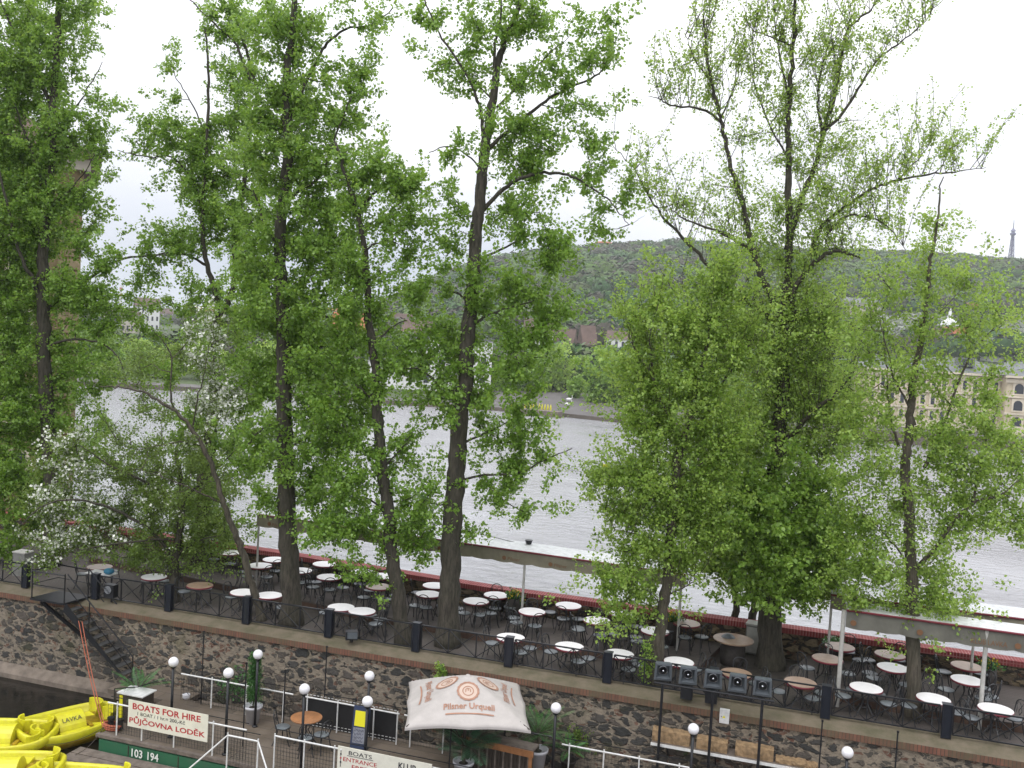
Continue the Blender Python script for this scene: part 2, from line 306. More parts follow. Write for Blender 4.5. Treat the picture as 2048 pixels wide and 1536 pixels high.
M['bark'] = bark_mat('grey_bark', (0.085, 0.070, 0.058), (0.022, 0.018, 0.015))
M['barkl'] = bark_mat('light_bark', (0.13, 0.108, 0.085), (0.045, 0.036, 0.028))
M['bark_old'] = mat('grey_bark', (0.060, 0.050, 0.042), 0.95, noise=0.6, nscale=5, bump=1.0, bscale=16)
M['lens'] = mat('lamp_glass', (0.55, 0.57, 0.6), 0.08, metal=1.0)
M['housing'] = mat('grey_lamp_housing', (0.10, 0.115, 0.13), 0.45, noise=0.2)
M['bin'] = mat('grey_bin', (0.22, 0.22, 0.205), 0.5, noise=0.3)
M['pot'] = mat('white_pot', (0.58, 0.58, 0.62), 0.5, noise=0.15)
M['barrel'] = mat('dark_barrel', (0.05, 0.042, 0.038), 0.8, noise=0.5)
M['blue'] = mat('blue_cloth', (0.04, 0.22, 0.36), 0.6, noise=0.3)
M['boardnavy'] = mat('navy_board', (0.025, 0.04, 0.09), 0.5)
M['boardyellow'] = mat('yellow_card', (0.75, 0.70, 0.02), 0.5)
M['boardgrey'] = mat('grey_chalk', (0.30, 0.31, 0.36), 0.7, noise=0.5, nscale=12)
M['water'] = water_mat('river_water', (0.33, 0.332, 0.350), 0.11, 1.0, 1.0, (1.0, 1.7, 1))
M['canal'] = water_mat('still_dark_water', (0.012, 0.011, 0.009), 0.05, 2.0, 0.10)
M['lf_pop'] = leaf_mat('poplar_leaf', [(0.032, 0.098, 0.008), (0.240, 0.400, 0.064), (0.102, 0.232, 0.022)])
M['lf_yel'] = leaf_mat('young_poplar_leaf', [(0.045, 0.125, 0.013), (0.325, 0.470, 0.092), (0.142, 0.280, 0.034)])
M['lf_map'] = leaf_mat('maple_leaf', [(0.036, 0.108, 0.010), (0.270, 0.425, 0.075), (0.115, 0.250, 0.026)])
M['lf_dull'] = leaf_mat('hawthorn_leaf', [(0.038, 0.084, 0.011), (0.190, 0.290, 0.055), (0.088, 0.165, 0.022)])
M['lf_palm'] = leaf_mat('palm_leaf', [(0.03, 0.10, 0.05), (0.09, 0.22, 0.12), (0.05, 0.15, 0.08)], 0.2)
M['lf_fern'] = leaf_mat('fern_leaf', [(0.02, 0.08, 0.02), (0.08, 0.22, 0.05), (0.04, 0.14, 0.03)], 0.25)
M['blossom'] = mat('white_blossom', (0.72, 0.74, 0.66), 0.7)
M['flower'] = mat('yellow_flower', (0.70, 0.50, 0.03), 0.7)
M['woods'] = leaf_mat('hillside_crowns', [(0.060, 0.052, 0.042), (0.085, 0.150, 0.028), (0.030, 0.075, 0.022)], 0, 0.05)
M['orchard'] = leaf_mat('orchard_crowns', [(0.14, 0.17, 0.13), (0.30, 0.32, 0.27), (0.22, 0.24, 0.2)], 0, 0.05)
M['grass'] = mat('far_grass', (0.07, 0.10, 0.035), 0.95, noise=0.5, nscale=0.03)
M['quay'] = mat('far_quay_stone', (0.13, 0.11, 0.09), 0.9, noise=0.4, nscale=0.5)
M['quaytop'] = mat('far_quay_paving', (0.13, 0.12, 0.118), 0.9, noise=0.3, nscale=0.2)
M['cream'] = mat('cream_stucco', (0.58, 0.50, 0.36), 0.85, noise=0.25, nscale=0.4)
M['quoin'] = mat('worn_quoin', (0.31, 0.245, 0.145), 0.9, noise=0.4, nscale=2)
M['creaml'] = mat('pale_stone_trim', (0.64, 0.57, 0.45), 0.85, noise=0.2, nscale=0.5)
M['slate'] = mat('grey_slate_roof', (0.16, 0.17, 0.175), 0.7, noise=0.35, nscale=0.6)
M['glassd'] = mat('dark_window_glass', (0.035, 0.04, 0.05), 0.15)
M['tile'] = mat('orange_tile_roof', (0.40, 0.13, 0.06), 0.85, noise=0.3, nscale=0.5)
M['tiled'] = mat('brown_tile_roof', (0.13, 0.082, 0.066), 0.85, noise=0.4, nscale=0.5)
M['stucco'] = mat('pale_stucco', (0.52, 0.47, 0.40), 0.85, noise=0.2, nscale=0.3)
M['towersteel'] = mat('blue_grey_steel', (0.17, 0.17, 0.28), 0.5)
M['ochre'] = mat('ochre_sandstone', (0.25, 0.19, 0.10), 0.9, noise=0.45, nscale=1.2, bump=0.5, bscale=6)
M['whitewall'] = mat('white_render', (0.74, 0.74, 0.74), 0.7, noise=0.1, nscale=0.3)
# ================================================================ THE SETTING
WZ, PZ, GZ, DZ = -2.8, -2.2, -0.12, 0.10        # water, pontoon, terrace paving, terrace deck
MB().add([(-400, -90, WZ), (300, -90, WZ), (300, 1.5, WZ), (-400, 1.5, WZ)], [(0, 1, 2, 3)]).out('canal_water', M['canal'])['kind'] = 'structure'
MB().add([(-900, 1.5, WZ), (900, 1.5, WZ), (900, 700, WZ), (-900, 700, WZ)], [(0, 1, 2, 3)]).out('river_water', M['water'])['kind'] = 'structure'
BANK = [(-2500, 700), (-900, 735), (0, 768), (220, 774), (560, 793), (820, 812), (940, 818), (1060, 827), (1250, 847), (1500, 866), (1740, 884), (2048, 906), (2700, 955), (3600, 1015)]
SKY_ = [(-2500, 520), (-900, 590), (0, 616), (240, 622), (600, 618), (760, 612), (800, 592), (850, 562), (920, 535), (1000, 514), (1120, 496), (1350, 487), (1500, 497), (1700, 505), (1850, 512), (2048, 526), (2700, 600), (3600, 700)]
def interp(tab, x): return float(np.interp(x, [t[0] for t in tab], [t[1] for t in tab]))
def hdir(px):
    # horizontal unit-depth direction of a picture column at the height of the eye
    py = 768.0
    for _ in range(6):
        r = ray(px, py); py += r[2] / UP[2] * FPX
    r = ray(px, py); return r[:2]
def bank_xy(px): return G(px, interp(BANK, px), WZ)[:2]
PXS = list(np.linspace(-2400, 3500, 237)); RS = [1.0, 1.012, 1.2, 1.5, 1.9, 2.3, 2.7, 3.2, 3.7, 4.2, 4.7, 5.1, 5.6, 7, 12, 40]
RIDGE = 830.0
def ridge_z(px):
    r = ray(px, interp(SKY_, px) + 20); return CAM[2] + r[2] * RIDGE
def quay_z(px): return float(np.interp(px, [0, 1050, 1450, 1720], [-2.0, -2.25, -2.2, -1.0]))
def ground_z(px, d):
    db = depth((*bank_xy(px), WZ)); foot = db + 150
    q = quay_z(px); base = q + (0.5 - q) * max(0, min(1, (d - db) / 34)) + 2.0 * max(0, min(1, (d - db - 34) / 120))
    if d <= foot: return base
    t = min(1, (d - foot) / (RIDGE - foot)); s = t * t * (3 - 2 * t) * 0.45 + t * 0.55
    rz = ridge_z(px); z = base + (rz - base) * s
    if d > RIDGE: z -= (d - RIDGE) * 0.05
    return z + 2.2 * math.sin(px * 0.013 + d * 0.02) * min(1, (d - foot) / 120) * (d < 780)
def P_at(px, d):
    h = hdir(px); x, y = CAM[0] + h[0] * d, CAM[1] + h[1] * d; return np.array([x, y, ground_z(px, d)])
def terrain():
    vs, fs = [], []; n = len(PXS); DD = [0, 8, 40, 80, 120, 160, 210, 260, 320, 380, 440, 500, 560, 630, 700, 790, 1200, 2300]
    for px in PXS:
        b = bank_xy(px); db = depth((*b, WZ))
        for k, dd in enumerate(DD): vs.append(tuple(P_at(px, db + dd)))
    m = len(DD)
    for i in range(n - 1):
        for k in range(m - 1): fs.append((i * m + k, (i + 1) * m + k, (i + 1) * m + k + 1, i * m + k + 1))
    MB().add(vs, fs).out('far_ground', M['grass'], smooth=True)['kind'] = 'structure'
    # embankment wall with a paved quay on top
    q = MB(); t = MB()
    for i in range(n - 1):
        a, b = bank_xy(PXS[i]), bank_xy(PXS[i + 1]); wd = lambda q: float(np.interp(q, [900, 1000, 1350, 1450], [3, 27, 27, 5])); da = P_at(PXS[i], depth((*a, WZ)) + wd(PXS[i])); db_ = P_at(PXS[i + 1], depth((*b, WZ)) + wd(PXS[i + 1]))
        q.add([(a[0], a[1], WZ - 1), (b[0], b[1], WZ - 1), (b[0], b[1], quay_z(PXS[i + 1]) + .05), (a[0], a[1], quay_z(PXS[i]) + .05)], [(0, 1, 2, 3)])
        t.add([(a[0], a[1], quay_z(PXS[i]) + .05), (b[0], b[1], quay_z(PXS[i + 1]) + .05), (db_[0], db_[1], db_[2] + .08), (da[0], da[1], da[2] + .08)], [(0, 1, 2, 3)])
    tag(q.out('embankment_wall', M['quay']), 'long stone embankment wall along the far river bank', 'wall'); t.out('quay_path', M['quaytop'])['kind'] = 'structure'
terrain()
def terr_hit(px, py):
    r = ray(px, py); d = depth((*bank_xy(px), WZ)) + 5
    while d < 1100:
        p = CAM + r * d
        if p[2] <= ground_z(px, d): return p, d
        d += 4
    return P_at(px, RIDGE), RIDGE

# ---------------------------------------------------------------- hillside woods, orchards (one mass each)
def ico(sub):
    import bmesh
    bm = bmesh.new(); bmesh.ops.create_icosphere(bm, subdivisions=sub, radius=1.0); bm.verts.ensure_lookup_table()
    v = np.array([q.co[:] for q in bm.verts]); f = np.array([[q.index for q in fc.verts] for fc in bm.faces]); bm.free(); return v, f
ICO2, ICOF2 = ico(2); ICO3, ICOF3 = ico(3)
def blobs(name, pts, rad, tints, mat_, sub=2, squash=0.85, rough=0.28):
    bv, bf = (ICO2, ICOF2) if sub == 2 else (ICO3, ICOF3); VS, FS, T = [], [], []; off = 0
    for p, r, t in zip(pts, rad, tints):
        n = 1 + rough * (rng.random(len(bv)) - 0.5) * 1.3
        ph = rng.random(3) * 6; n = n + 0.12 * np.sin(bv[:, 0] * 4 + ph[0]) * np.cos(bv[:, 1] * 4 + ph[1]) + 0.1 * np.sin(bv[:, 2] * 5 + ph[2])
        v = bv * n[:, None] * r; v[:, 2] *= squash; VS.append(v + np.asarray(p)); FS.append(bf + off); off += len(bv)
        T.append(np.clip(t + 0.12 * rng.standard_normal(len(bf)), 0, 1))
    return np_obj(name, np.vstack(VS), np.vstack(FS), mat_, tint=np.concatenate(T))
def crowns(name, pts, rad, tints, mat_, per=150, q=0.17, squash=0.8):
    n = len(pts); P, R_, T = np.array(pts), np.array(rad), np.array(tints); idx = np.repeat(np.arange(n), per); m = len(idx)
    u = rng.normal(0, 1, (m, 3)); u[:, 2] = np.abs(u[:, 2]) * 1.1 - .35; u /= np.linalg.norm(u, axis=1, keepdims=True)
    ph = rng.uniform(0, 6, (n, 3))[idx]; lump = 1 + .16 * np.sin(u[:, 0] * 5 + ph[:, 0]) * np.cos(u[:, 1] * 5 + ph[:, 1]) + .08 * np.sin(u[:, 2] * 9 + ph[:, 2])
    c = P[idx] + u * (R_[idx] * lump * rng.uniform(.93, 1.03, m))[:, None] * (1, 1, squash)
    nn = u + rng.normal(0, .16, (m, 3)); nn /= np.linalg.norm(nn, axis=1, keepdims=True); a = np.cross(nn, rng.normal(0, 1, (m, 3))); a /= np.linalg.norm(a, axis=1, keepdims=True); b = np.cross(nn, a)
    s = (R_[idx] * q * rng.uniform(.7, 1.3, m))[:, None]; v = np.stack([c - a * s, c - b * s * .8, c + a * s, c + b * s * .8], 1).reshape(-1, 3); f = np.arange(m * 4).reshape(-1, 4)
    tint = np.clip(T[idx] + .06 * rng.standard_normal(m), 0, 1)
    # a solid heart under the leaves, as quads
    hv, hf = [], []; off = 0
    ring = [(math.cos(k * PI / 3), math.sin(k * PI / 3)) for k in range(6)]
    base = np.array([(x * r, y * r, z) for r, z in ((.5, -.6), (.85, -.1), (.75, .45), (.3, .78)) for x, y in ring]); bf = np.array([(i * 6 + k, i * 6 + (k + 1) % 6, (i + 1) * 6 + (k + 1) % 6, (i + 1) * 6 + k) for i in range(3) for k in range(6)] + [(18, 19, 20, 21), (18, 21, 22, 23)])
    V2 = (P[:, None, :] + base[None] * (R_ * .84)[:, None, None] * (1, 1, squash)).reshape(-1, 3); F2 = (bf[None] + (np.arange(n) * 24)[:, None, None]).reshape(-1, 4)
    return np_obj(name, np.vstack([v, V2]), np.vstack([f, F2 + len(v)]), mat_, tint=np.concatenate([tint, np.repeat(T, len(bf))]))
def in_orch(px, py):
    return (1650 < px < 1765 and 605 < py < 665) or (1720 < px < 2130 and 640 < py < 700 + (px - 1720) * 0.02 and not (1850 < px < 1960 and 668 < py))
def woods():
    P, R_, T = [], [], []
    for d in np.arange(350, 850, 9.0):
        for px in np.arange(700, 2300, 9.0 / d * FPX * 1.05):
            px2 = px + rng.uniform(-6, 6); d2 = d + rng.uniform(-4, 4)
            if px2 < 780 and d2 < 600: continue
            p = P_at(px2, d2); q = p - CAM; z = q @ FW; sy = 768 - FPX * (q @ UP) / z
            if in_orch(px2, sy) or (px2 > 1640 and 628 < sy < 715 and rng.random() < 0.55): continue
            r = rng.uniform(4.4, 8.2); P.append(p + (0, 0, r * 0.7)); R_.append(r)
            g = math.sin(px2 * 0.021 + d2 * 0.03) + math.sin(px2 * 0.047 - d2 * 0.017)
            T.append(float(np.clip(rng.choice([0.03, 0.42, 0.5, 0.75, 0.97], p=[.22, .16, .2, .22, .20]) + 0.10 * g, 0, 1)))
    tag(crowns('hillside_woods', P, R_, T, M['woods']), kind='stuff', label='mixed spring woods covering the far hillside', cat='woods')
    P, R_, T = [], [], []
    for _ in range(9000):
        px, py = rng.uniform(1650, 2140), rng.uniform(600, 705)
        if not in_orch(px, py): continue
        if len(P) > 420: break
        p, d = terr_hit(px, py); r = rng.uniform(2.2, 3.6); P.append(p + (0, 0, r * 0.5)); R_.append(r); T.append(rng.uniform(0.3, 1))
    tag(crowns('blossoming_orchard', P, R_, T, M['orchard']), kind='stuff', label='pale blossoming orchards on the slope above the riverside palace', cat='orchard')
    P, R_, T = [], [], []
    for _ in range(1500):
        px = rng.uniform(-900, 800); d = rng.uniform(300, 850)
        if 190 < px < 385 and d < 640: continue
        p = P_at(px, d); r = rng.uniform(4, 7); P.append(p + (0, 0, r * 0.6)); R_.append(r); T.append(rng.choice([0.1, 0.5, 0.9]))
    tag(crowns('city_greenery', P, R_, T, M['woods']), kind='stuff', label='trees and gardens among the distant roofs up the river', cat='woods')
woods()
def undergrowth():
    P, R_, T = [], [], []
    for _ in range(1500):
        px = rng.uniform(-300, 2250); dd = rng.uniform(24, 110)
        if 1000 < px < 1340 and dd < 34: continue
        if px > 1690 and dd < 40: continue
        if 190 < px < 385 and dd > 50: continue
        if 850 < px < 940 and dd < 40: continue
        p = P_at(px, depth((*bank_xy(px), WZ)) + dd); r = rng.uniform(1.8, 3.4) * (1 + dd / 120); P.append(p + (0, 0, r * .55)); R_.append(r); T.append(rng.choice([.45, .6, .8, .95, .1]))
    tag(crowns('riverside_greenery', P, R_, T, M['woods'], per=110, q=.2), kind='stuff', label='bushes and small trees massed behind the far quay', cat='bushes')
undergrowth()

# ---------------------------------------------------------------- far buildings
def house(px, py_base, w_px, h_m, label, wall, roof, roof_h=3.0, rz=None, d=None, dep=9.0, hip=False, wins=(0, 0)):
    if d is None: p, d = terr_hit(px, py_base)
    else: p = P_at(px, d)
    w = w_px * d / FPX; h = hdir(px); a = math.atan2(h[1], h[0]) - PI / 2 + (rz or 0)
    t = thing('house', label, 'house', p, a, 'houses across the river')
    MB().box((0, 0, h_m / 2 - 2), (w, dep, h_m + 4)).out('wall', wall, t)
    x, y, z0 = w / 2 + 0.4, dep / 2 + 0.5, h_m; i = (w / 2 * 0.55) if hip else 0.0
    MB().add([(-x, -y, z0), (x, -y, z0), (x, y, z0), (-x, y, z0), (-x + i, 0, z0 + roof_h), (x - i, 0, z0 + roof_h)], [(0, 1, 5, 4), (2, 3, 4, 5), (1, 2, 5), (3, 0, 4), (0, 3, 2, 1)]).out('roof', roof, t)
    for j in range(wins[1]):
        for k in range(wins[0]):
            MB().box((-w / 2 + (k + 0.5) * w / wins[0], -dep / 2 - 0.03, (j + 0.6) * h_m / wins[1]), (w / wins[0] * 0.4, 0.1, h_m / wins[1] * 0.5)).out('window', M['glassd'], t)
    return t
for px, py, w, h, lab, wm, rm, rh, wi in [
    (262, 668, 34, 9, 'cream town house with brown roof left of the chimney gap in the leaves', 'stucco', 'tiled', 3, (4, 2)),
    (292, 664, 44, 12, 'white fronted apartment house with dark windows seen through the left trees', 'whitewall', 'tiled', 4, (5, 3)),
    (236, 640, 36, 6, 'low house with bright orange roof upstream at the far left', 'stucco', 'tile', 4, (3, 1)),
    (322, 648, 40, 8, 'town house with dull red roof behind the apartment house', 'stucco', 'tiled', 4, (4, 2)),
    (200, 655, 30, 8, 'pale yellow house at the far left behind the poplar', 'cream', 'tiled', 3, (3, 2)),
    (410, 650, 40, 9, 'pale house with red roof beside the flowering hawthorn', 'stucco', 'tile', 4, (4, 2)),
    (700, 712, 70, 8, 'long house with bright orange tiled roof behind the leaning poplar', 'stucco', 'tile', 5, (6, 2)),
    (665, 640, 30, 7, 'small pale house with orange roof high behind the thick trunk', 'stucco', 'tile', 3, (3, 2)),
    (805, 690, 46, 8, 'brown roofed house at the foot of the stepped hill wall', 'stucco', 'tiled', 5, (4, 2)),
    (835, 716, 56, 8, 'pale pink house below the stepped hill wall', 'stucco', 'tiled', 4, (5, 2)),
    (1075, 720, 56, 9, 'white gabled house with pinkish roof right of the tall straight poplar', 'whitewall', 'tiled', 5, (4, 2)),
    (1130, 716, 34, 4, 'brown roofed house left of the dark spruce', 'stucco', 'tiled', 6, (4, 2)),
    (1172, 722, 26, 5, 'reddish brown roofed house just left of the dark spruce', 'stucco', 'tiled', 7, (3, 2)),
    (1240, 712, 52, 6, 'low pale house right of the dark spruce', 'whitewall', 'tiled', 3, (4, 1)),
    (1936, 640, 34, 4, 'lone villa with orange red roof in the woods under the lookout tower', 'stucco', 'tile', 5, (3, 1)),
    (1897, 716, 56, 8, 'house with bright orange roof just above the palace roof', 'stucco', 'tile', 4, (4, 2)),
    (1860, 712, 34, 7, 'small house with orange gable left above the palace roof', 'stucco', 'tile', 3, (2, 2)),
    (1985, 722, 40, 8, 'white flat fronted house behind the palace roof near the right edge', 'whitewall', 'slate', 2, (4, 2)),
    (1722, 645, 60, 9, 'long pale grey building on the hillside right of the big poplar', 'stucco', 'slate', 3, (6, 2))]:
    house(px, py, w, h, lab, M[wm], M[rm], rh, rz=rng.uniform(-0.3, 0.3), wins=wi)
def church():
    p, d = terr_hit(1895, 700); t = thing('church_tower', 'small white church tower with pale cap above the palace roof', 'tower', p)
    MB().box((0, 0, 3.5), (5, 5, 13)).out('wall', M['whitewall'], t); MB().lathe([(3.6, 10), (3.0, 11.5), (1.2, 13), (0.9, 14.5), (0.1, 17)], 12).out('cap', M['roofwhite'], t)
church()
def pavilion():
    p, d = terr_hit(1195, 505); p = P_at(1195, RIDGE - 6)
    t = thing('hilltop_pavilion', 'low red roofed building on the crest of the wooded hill', 'building', p)
    MB().box((0, 0, 5), (11, 8, 12)).out('wall', M['stucco'], t); MB().lathe([(9.5, 11), (8, 12.2), (0.3, 13.6)], 8).out('roof', M['tile'], t)
pavilion()
def stepped_wall():
    t0, _ = terr_hit(822, 648); t = thing('stepped_wall', 'pale stepped medieval wall climbing the far hillside', 'wall', t0)
    b = MB(); n = 24
    for i in range(n):
        f = i / (n - 1); px, py = 822 + 78 * f, 648 - 47 * f; p, d = terr_hit(px, py); q = p - t0
        b.box((q[0], q[1], q[2] + 1.0), (2.4, 2.4, 7 + 1.4 * (i % 2)), 0.3)
    b.out('wall_run', M['stucco'], t)
stepped_wall()
def tower():
    d = 860.0; px = 2004; zb = D(px, 527, d)[2]; zt = D(px, 440, d)[2]; h = hdir(px); x, y = CAM[0] + h[0] * d, CAM[1] + h[1] * d
    t = thing('lookout_tower', 'slender steel lattice lookout tower on the wooded hill', 'tower', (x, y, zb)); H = zt - zb; s = d / FPX
    def rad(z): f = z / (H * 0.66); return (7.2 * (1 - f) ** 2 + 5.0 * (1 - f) * f * 1.6 + 2.9 * f) * s * 0.80
    hs = np.linspace(-4, H * 0.66, 12); f = MB()
    for k in range(8): f.tube([(rad(max(z, 0)) * math.cos(k * PI / 4), rad(max(z, 0)) * math.sin(k * PI / 4), z) for z in hs], 0.20, 4)
    for sgn in (1, -1):
        for k in range(4):
            f.tube([(rad(z) * math.cos(k * PI / 2 + sgn * z * 0.33), rad(z) * math.sin(k * PI / 2 + sgn * z * 0.33), z) for z in np.linspace(0, H * 0.66, 60)], 0.16, 4)
    f.tube([(0, 0, 0), (0, 0, H * 0.66)], 0.75, 8)
    f.out('lattice', M['towersteel'], t)
    MB().lathe([(2.6 * s, H * 0.63), (5.4 * s, H * 0.655), (5.6 * s, H * 0.69), (3.2 * s, H * 0.70), (3.0 * s, H * 0.735)], 16).out('gallery', M['towersteel'], t)
    MB().lathe([(5.0 * s, H * 0.735), (4.2 * s, H * 0.755), (1.4 * s, H * 0.79), (0.5 * s, H * 0.82)], 16).out('cap', M['towersteel'], t)
    MB().tube([(0, 0, H * 0.8), (0, 0, H)], [0.5, 0.18], 6).out('mast', M['towersteel'], t)
tower()
def chimney():
    p, d = terr_hit(240, 632); p = P_at(240, 700); top = D(240, 570, 700)[2]
    t = thing('factory_chimney', 'thin tall red and white chimney on the upstream skyline', 'chimney', p); H = top - p[2]
    MB().tube([(0, 0, 0), (0, 0, H)], [1.3, 0.8], 8).out('shaft', M['whitewall'], t)
    for k in (0.72, 0.88): MB().tube([(0, 0, H * k), (0, 0, H * (k + 0.06))], 1.1, 8).out('red_band', M['tile'], t)
chimney()

def palace():
    # long riverside palace: main range and a projecting wing at the right
    A = bank_xy(1725); B = bank_xy(2060); A, B = np.array(A), np.array(B); u = (B - A) / np.linalg.norm(B - A); n = np.array([-u[1], u[0]]);
    if (A - CAM[:2]) @ n < 0: n = -n
    org = A + n * 7; ang = math.atan2(u[1], u[0])
    def eave(px, py, off):   # height where a sight line meets the facade plane
        r = ray(px, py); t = ((org + n * off - CAM[:2]) @ n) / (r[:2] @ n); return (CAM + r * t), t
    z_e = eave(1900, 742, 0)[0][2]; z_r = eave(1900, 712, 6)[0][2]; xr = (eave(2000, 800, 0)[0][:2] - org) @ u; x0 = (eave(1733, 800, 0)[0][:2] - org) @ u
    t = thing('riverside_palace', 'long cream palace with arched windows and grey roof on the far bank', 'palace', (org[0], org[1], -0.7), ang)
    sg = 1.0 if (n @ np.array([-math.sin(ang), math.cos(ang)])) > 0 else -1.0
    def rng_block(xa, xb, yo, nw, arched):
        Hh = z_e + 0.4; w = xb - xa; cx = (xa + xb) / 2; yf = sg * yo
        MB().box((cx, yf + sg * 7, Hh / 2 - 0.5), (w, 14, Hh + 1)).out('wall', M['cream'], t)
        for zz, hh, pr in ((Hh * 0.08, Hh * 0.16, 0.25), (Hh * 0.37, 0.3, 0.3), (Hh * 0.66, 0.3, 0.3), (Hh * 0.93, 0.55, 0.35), (Hh, 0.35, 0.9)):
            MB().box((cx, yf - sg * pr / 2, zz), (w + pr, pr + 0.01, hh)).out('cornice', M['creaml'], t)
        for r_ in range(3):
            zc = Hh * (0.235, 0.515, 0.80)[r_]; wh = Hh * 0.17
            for k in range(nw):
                x = xa + (k + 0.5) * w / nw; ww = w / nw * 0.36
                fr = MB().box((x, yf - sg * 0.06, zc), (ww + 0.5, 0.14, wh + 0.5)).out('window', M['creaml'], t)
                g = MB(); pts = [(-ww / 2, -wh / 2), (ww / 2, -wh / 2), (ww / 2, wh / 2 - ww / 2)] + [(ww / 2 * math.cos(a), wh / 2 - ww / 2 + ww / 2 * math.sin(a)) for a in np.linspace(0.3, PI - 0.3, 6)] + [(-ww / 2, wh / 2 - ww / 2)]
                m_ = len(pts); g.add([(x + a, yf - sg * 0.16, zc + b) for a, b in pts] + [(x + a, yf - sg * 0.10, zc + b) for a, b in pts], [tuple(range(m_)), tuple(range(m_, 2 * m_))[::-1]] + [(i, (i + 1) % m_, m_ + (i + 1) % m_, m_ + i) for i in range(m_)])
                g.out('pane', M['glassd'], fr)
        zr = z_r + 0.4; x1, x2, ya, yb = xa - 0.8, xb + 0.8, yf - sg * 0.9, yf + sg * 14.9; i = 3.6
        z0 = Hh + 0.2
        MB().add([(x1, ya, z0), (x2, ya, z0), (x2, yb, z0), (x1, yb, z0), (x1 + i, ya + sg * 6, zr), (x2 - i, ya + sg * 6, zr), (x2 - i, yb - sg * 6, zr), (x1 + i, yb - sg * 6, zr)],
                 [(0, 1, 5, 4), (1, 2, 6, 5), (2, 3, 7, 6), (3, 0, 4, 7), (4, 5, 6, 7), (0, 3, 2, 1)]).out('roof', M['slate'], t)
        for k in range(max(1, nw // 5)):
            x = xa + (k + 0.5) * w / max(1, nw // 5); dm = MB()
            dm.box((x, ya + sg * 3, z0 + 1.6), (2.2, 2.6, 1.3)).out('dormer', M['slate'], t)
            MB().box((x, ya + sg * 1.65, z0 + 1.6), (1.5, 0.1, 0.8)).out('dormer_window', M['glassd'], t)
    rng_block(x0, xr, 0, 13, False); rng_block(xr, xr + 34, -2.5, 10, True)
palace()
def museum():
    p = P_at(900, depth((*bank_xy(900), WZ)) + 16); h = hdir(900); a = math.atan2(h[1], h[0]) - PI / 2
    t = thing('white_mill_building', 'white riverside gallery building with dark windows behind the straight poplar', 'building', p, a)
    MB().box((0, 4, 4.2), (16, 9, 11)).out('wall', M['whitewall'], t); MB().box((-11, 4, 2), (8, 8, 6)).out('low_wing', M['whitewall'], t)
    MB().box((0, 4, 9.95), (16.6, 9.6, 0.5)).out('roof', M['slate'], t); MB().box((-11, 4, 5.2), (8.6, 8.6, 0.4)).out('wing_roof', M['slate'], t)
    for k in range(6):
        for j in range(2): MB().box((-6.6 + k * 2.6, -0.55, 2.2 + j * 3.6), (1.0, 0.12, 1.6)).out('window', M['glassd'], t)
museum()
def mill():
    # tall stone water tower at the left edge
    d = 46.0; c = D(148, 900, d); h = hdir(148); a = math.atan2(h[1], h[0]) - PI / 2; top = D(140, 318, d)[2]; z0 = WZ - 1; H = top - z0
    t = thing('stone_tower_house', 'tall ochre stone building with balcony behind the leftmost tree', 'building', (c[0], c[1], z0), a)
    w = 12.0; MB().box((-w / 2, 5, H / 2), (w, 10, H)).out('wall', M['ochre'], t)
    MB().add([(-w - .8, -.8, H), (.8, -.8, H), (.8, 10.8, H), (-w - .8, 10.8, H), (-w / 2, 5, H + 4)], [(0, 1, 4), (1, 2, 4), (2, 3, 4), (3, 0, 4), (0, 3, 2, 1)]).out('roof', M['tiled'], t)
    MB().box((-w / 2, -0.15, H - 0.4), (w + 0.6, 0.3, 0.5)).out('cornice', M['stucco'], t)
    for k in range(26): MB().box((-0.5 if k % 2 else -0.35, -0.04, 1.0 + k * 0.62), (1.0 if k % 2 else 0.7, 0.08, 0.5)).out('quoin', M['quoin'], t)
    for z in (5.2, 8.4, 12.0, 15.5):
        for x in (-2.6, -5.6, -8.6):
            f = MB().box((x, -0.03, z), (1.3, 0.1, 1.9)).out('window', M['creaml'], t); MB().box((x, -0.09, z), (0.95, 0.06, 1.55)).out('pane', M['glassd'], f)
    b = MB().box((-4.4, -0.6, 13.6), (4.6, 1.2, 0.2)).out('balcony', M['stucco'], t)
    r = MB(); r.tube([(-6.7, -1.15, 14.6), (-2.1, -1.15, 14.6)], 0.04, 4)
    for x in np.linspace(-6.7, -2.1, 12): r.tube([(x, -1.15, 13.7), (x, -1.15, 14.6)], 0.025, 4)
    r.out('railing', M['black'], b)
mill()
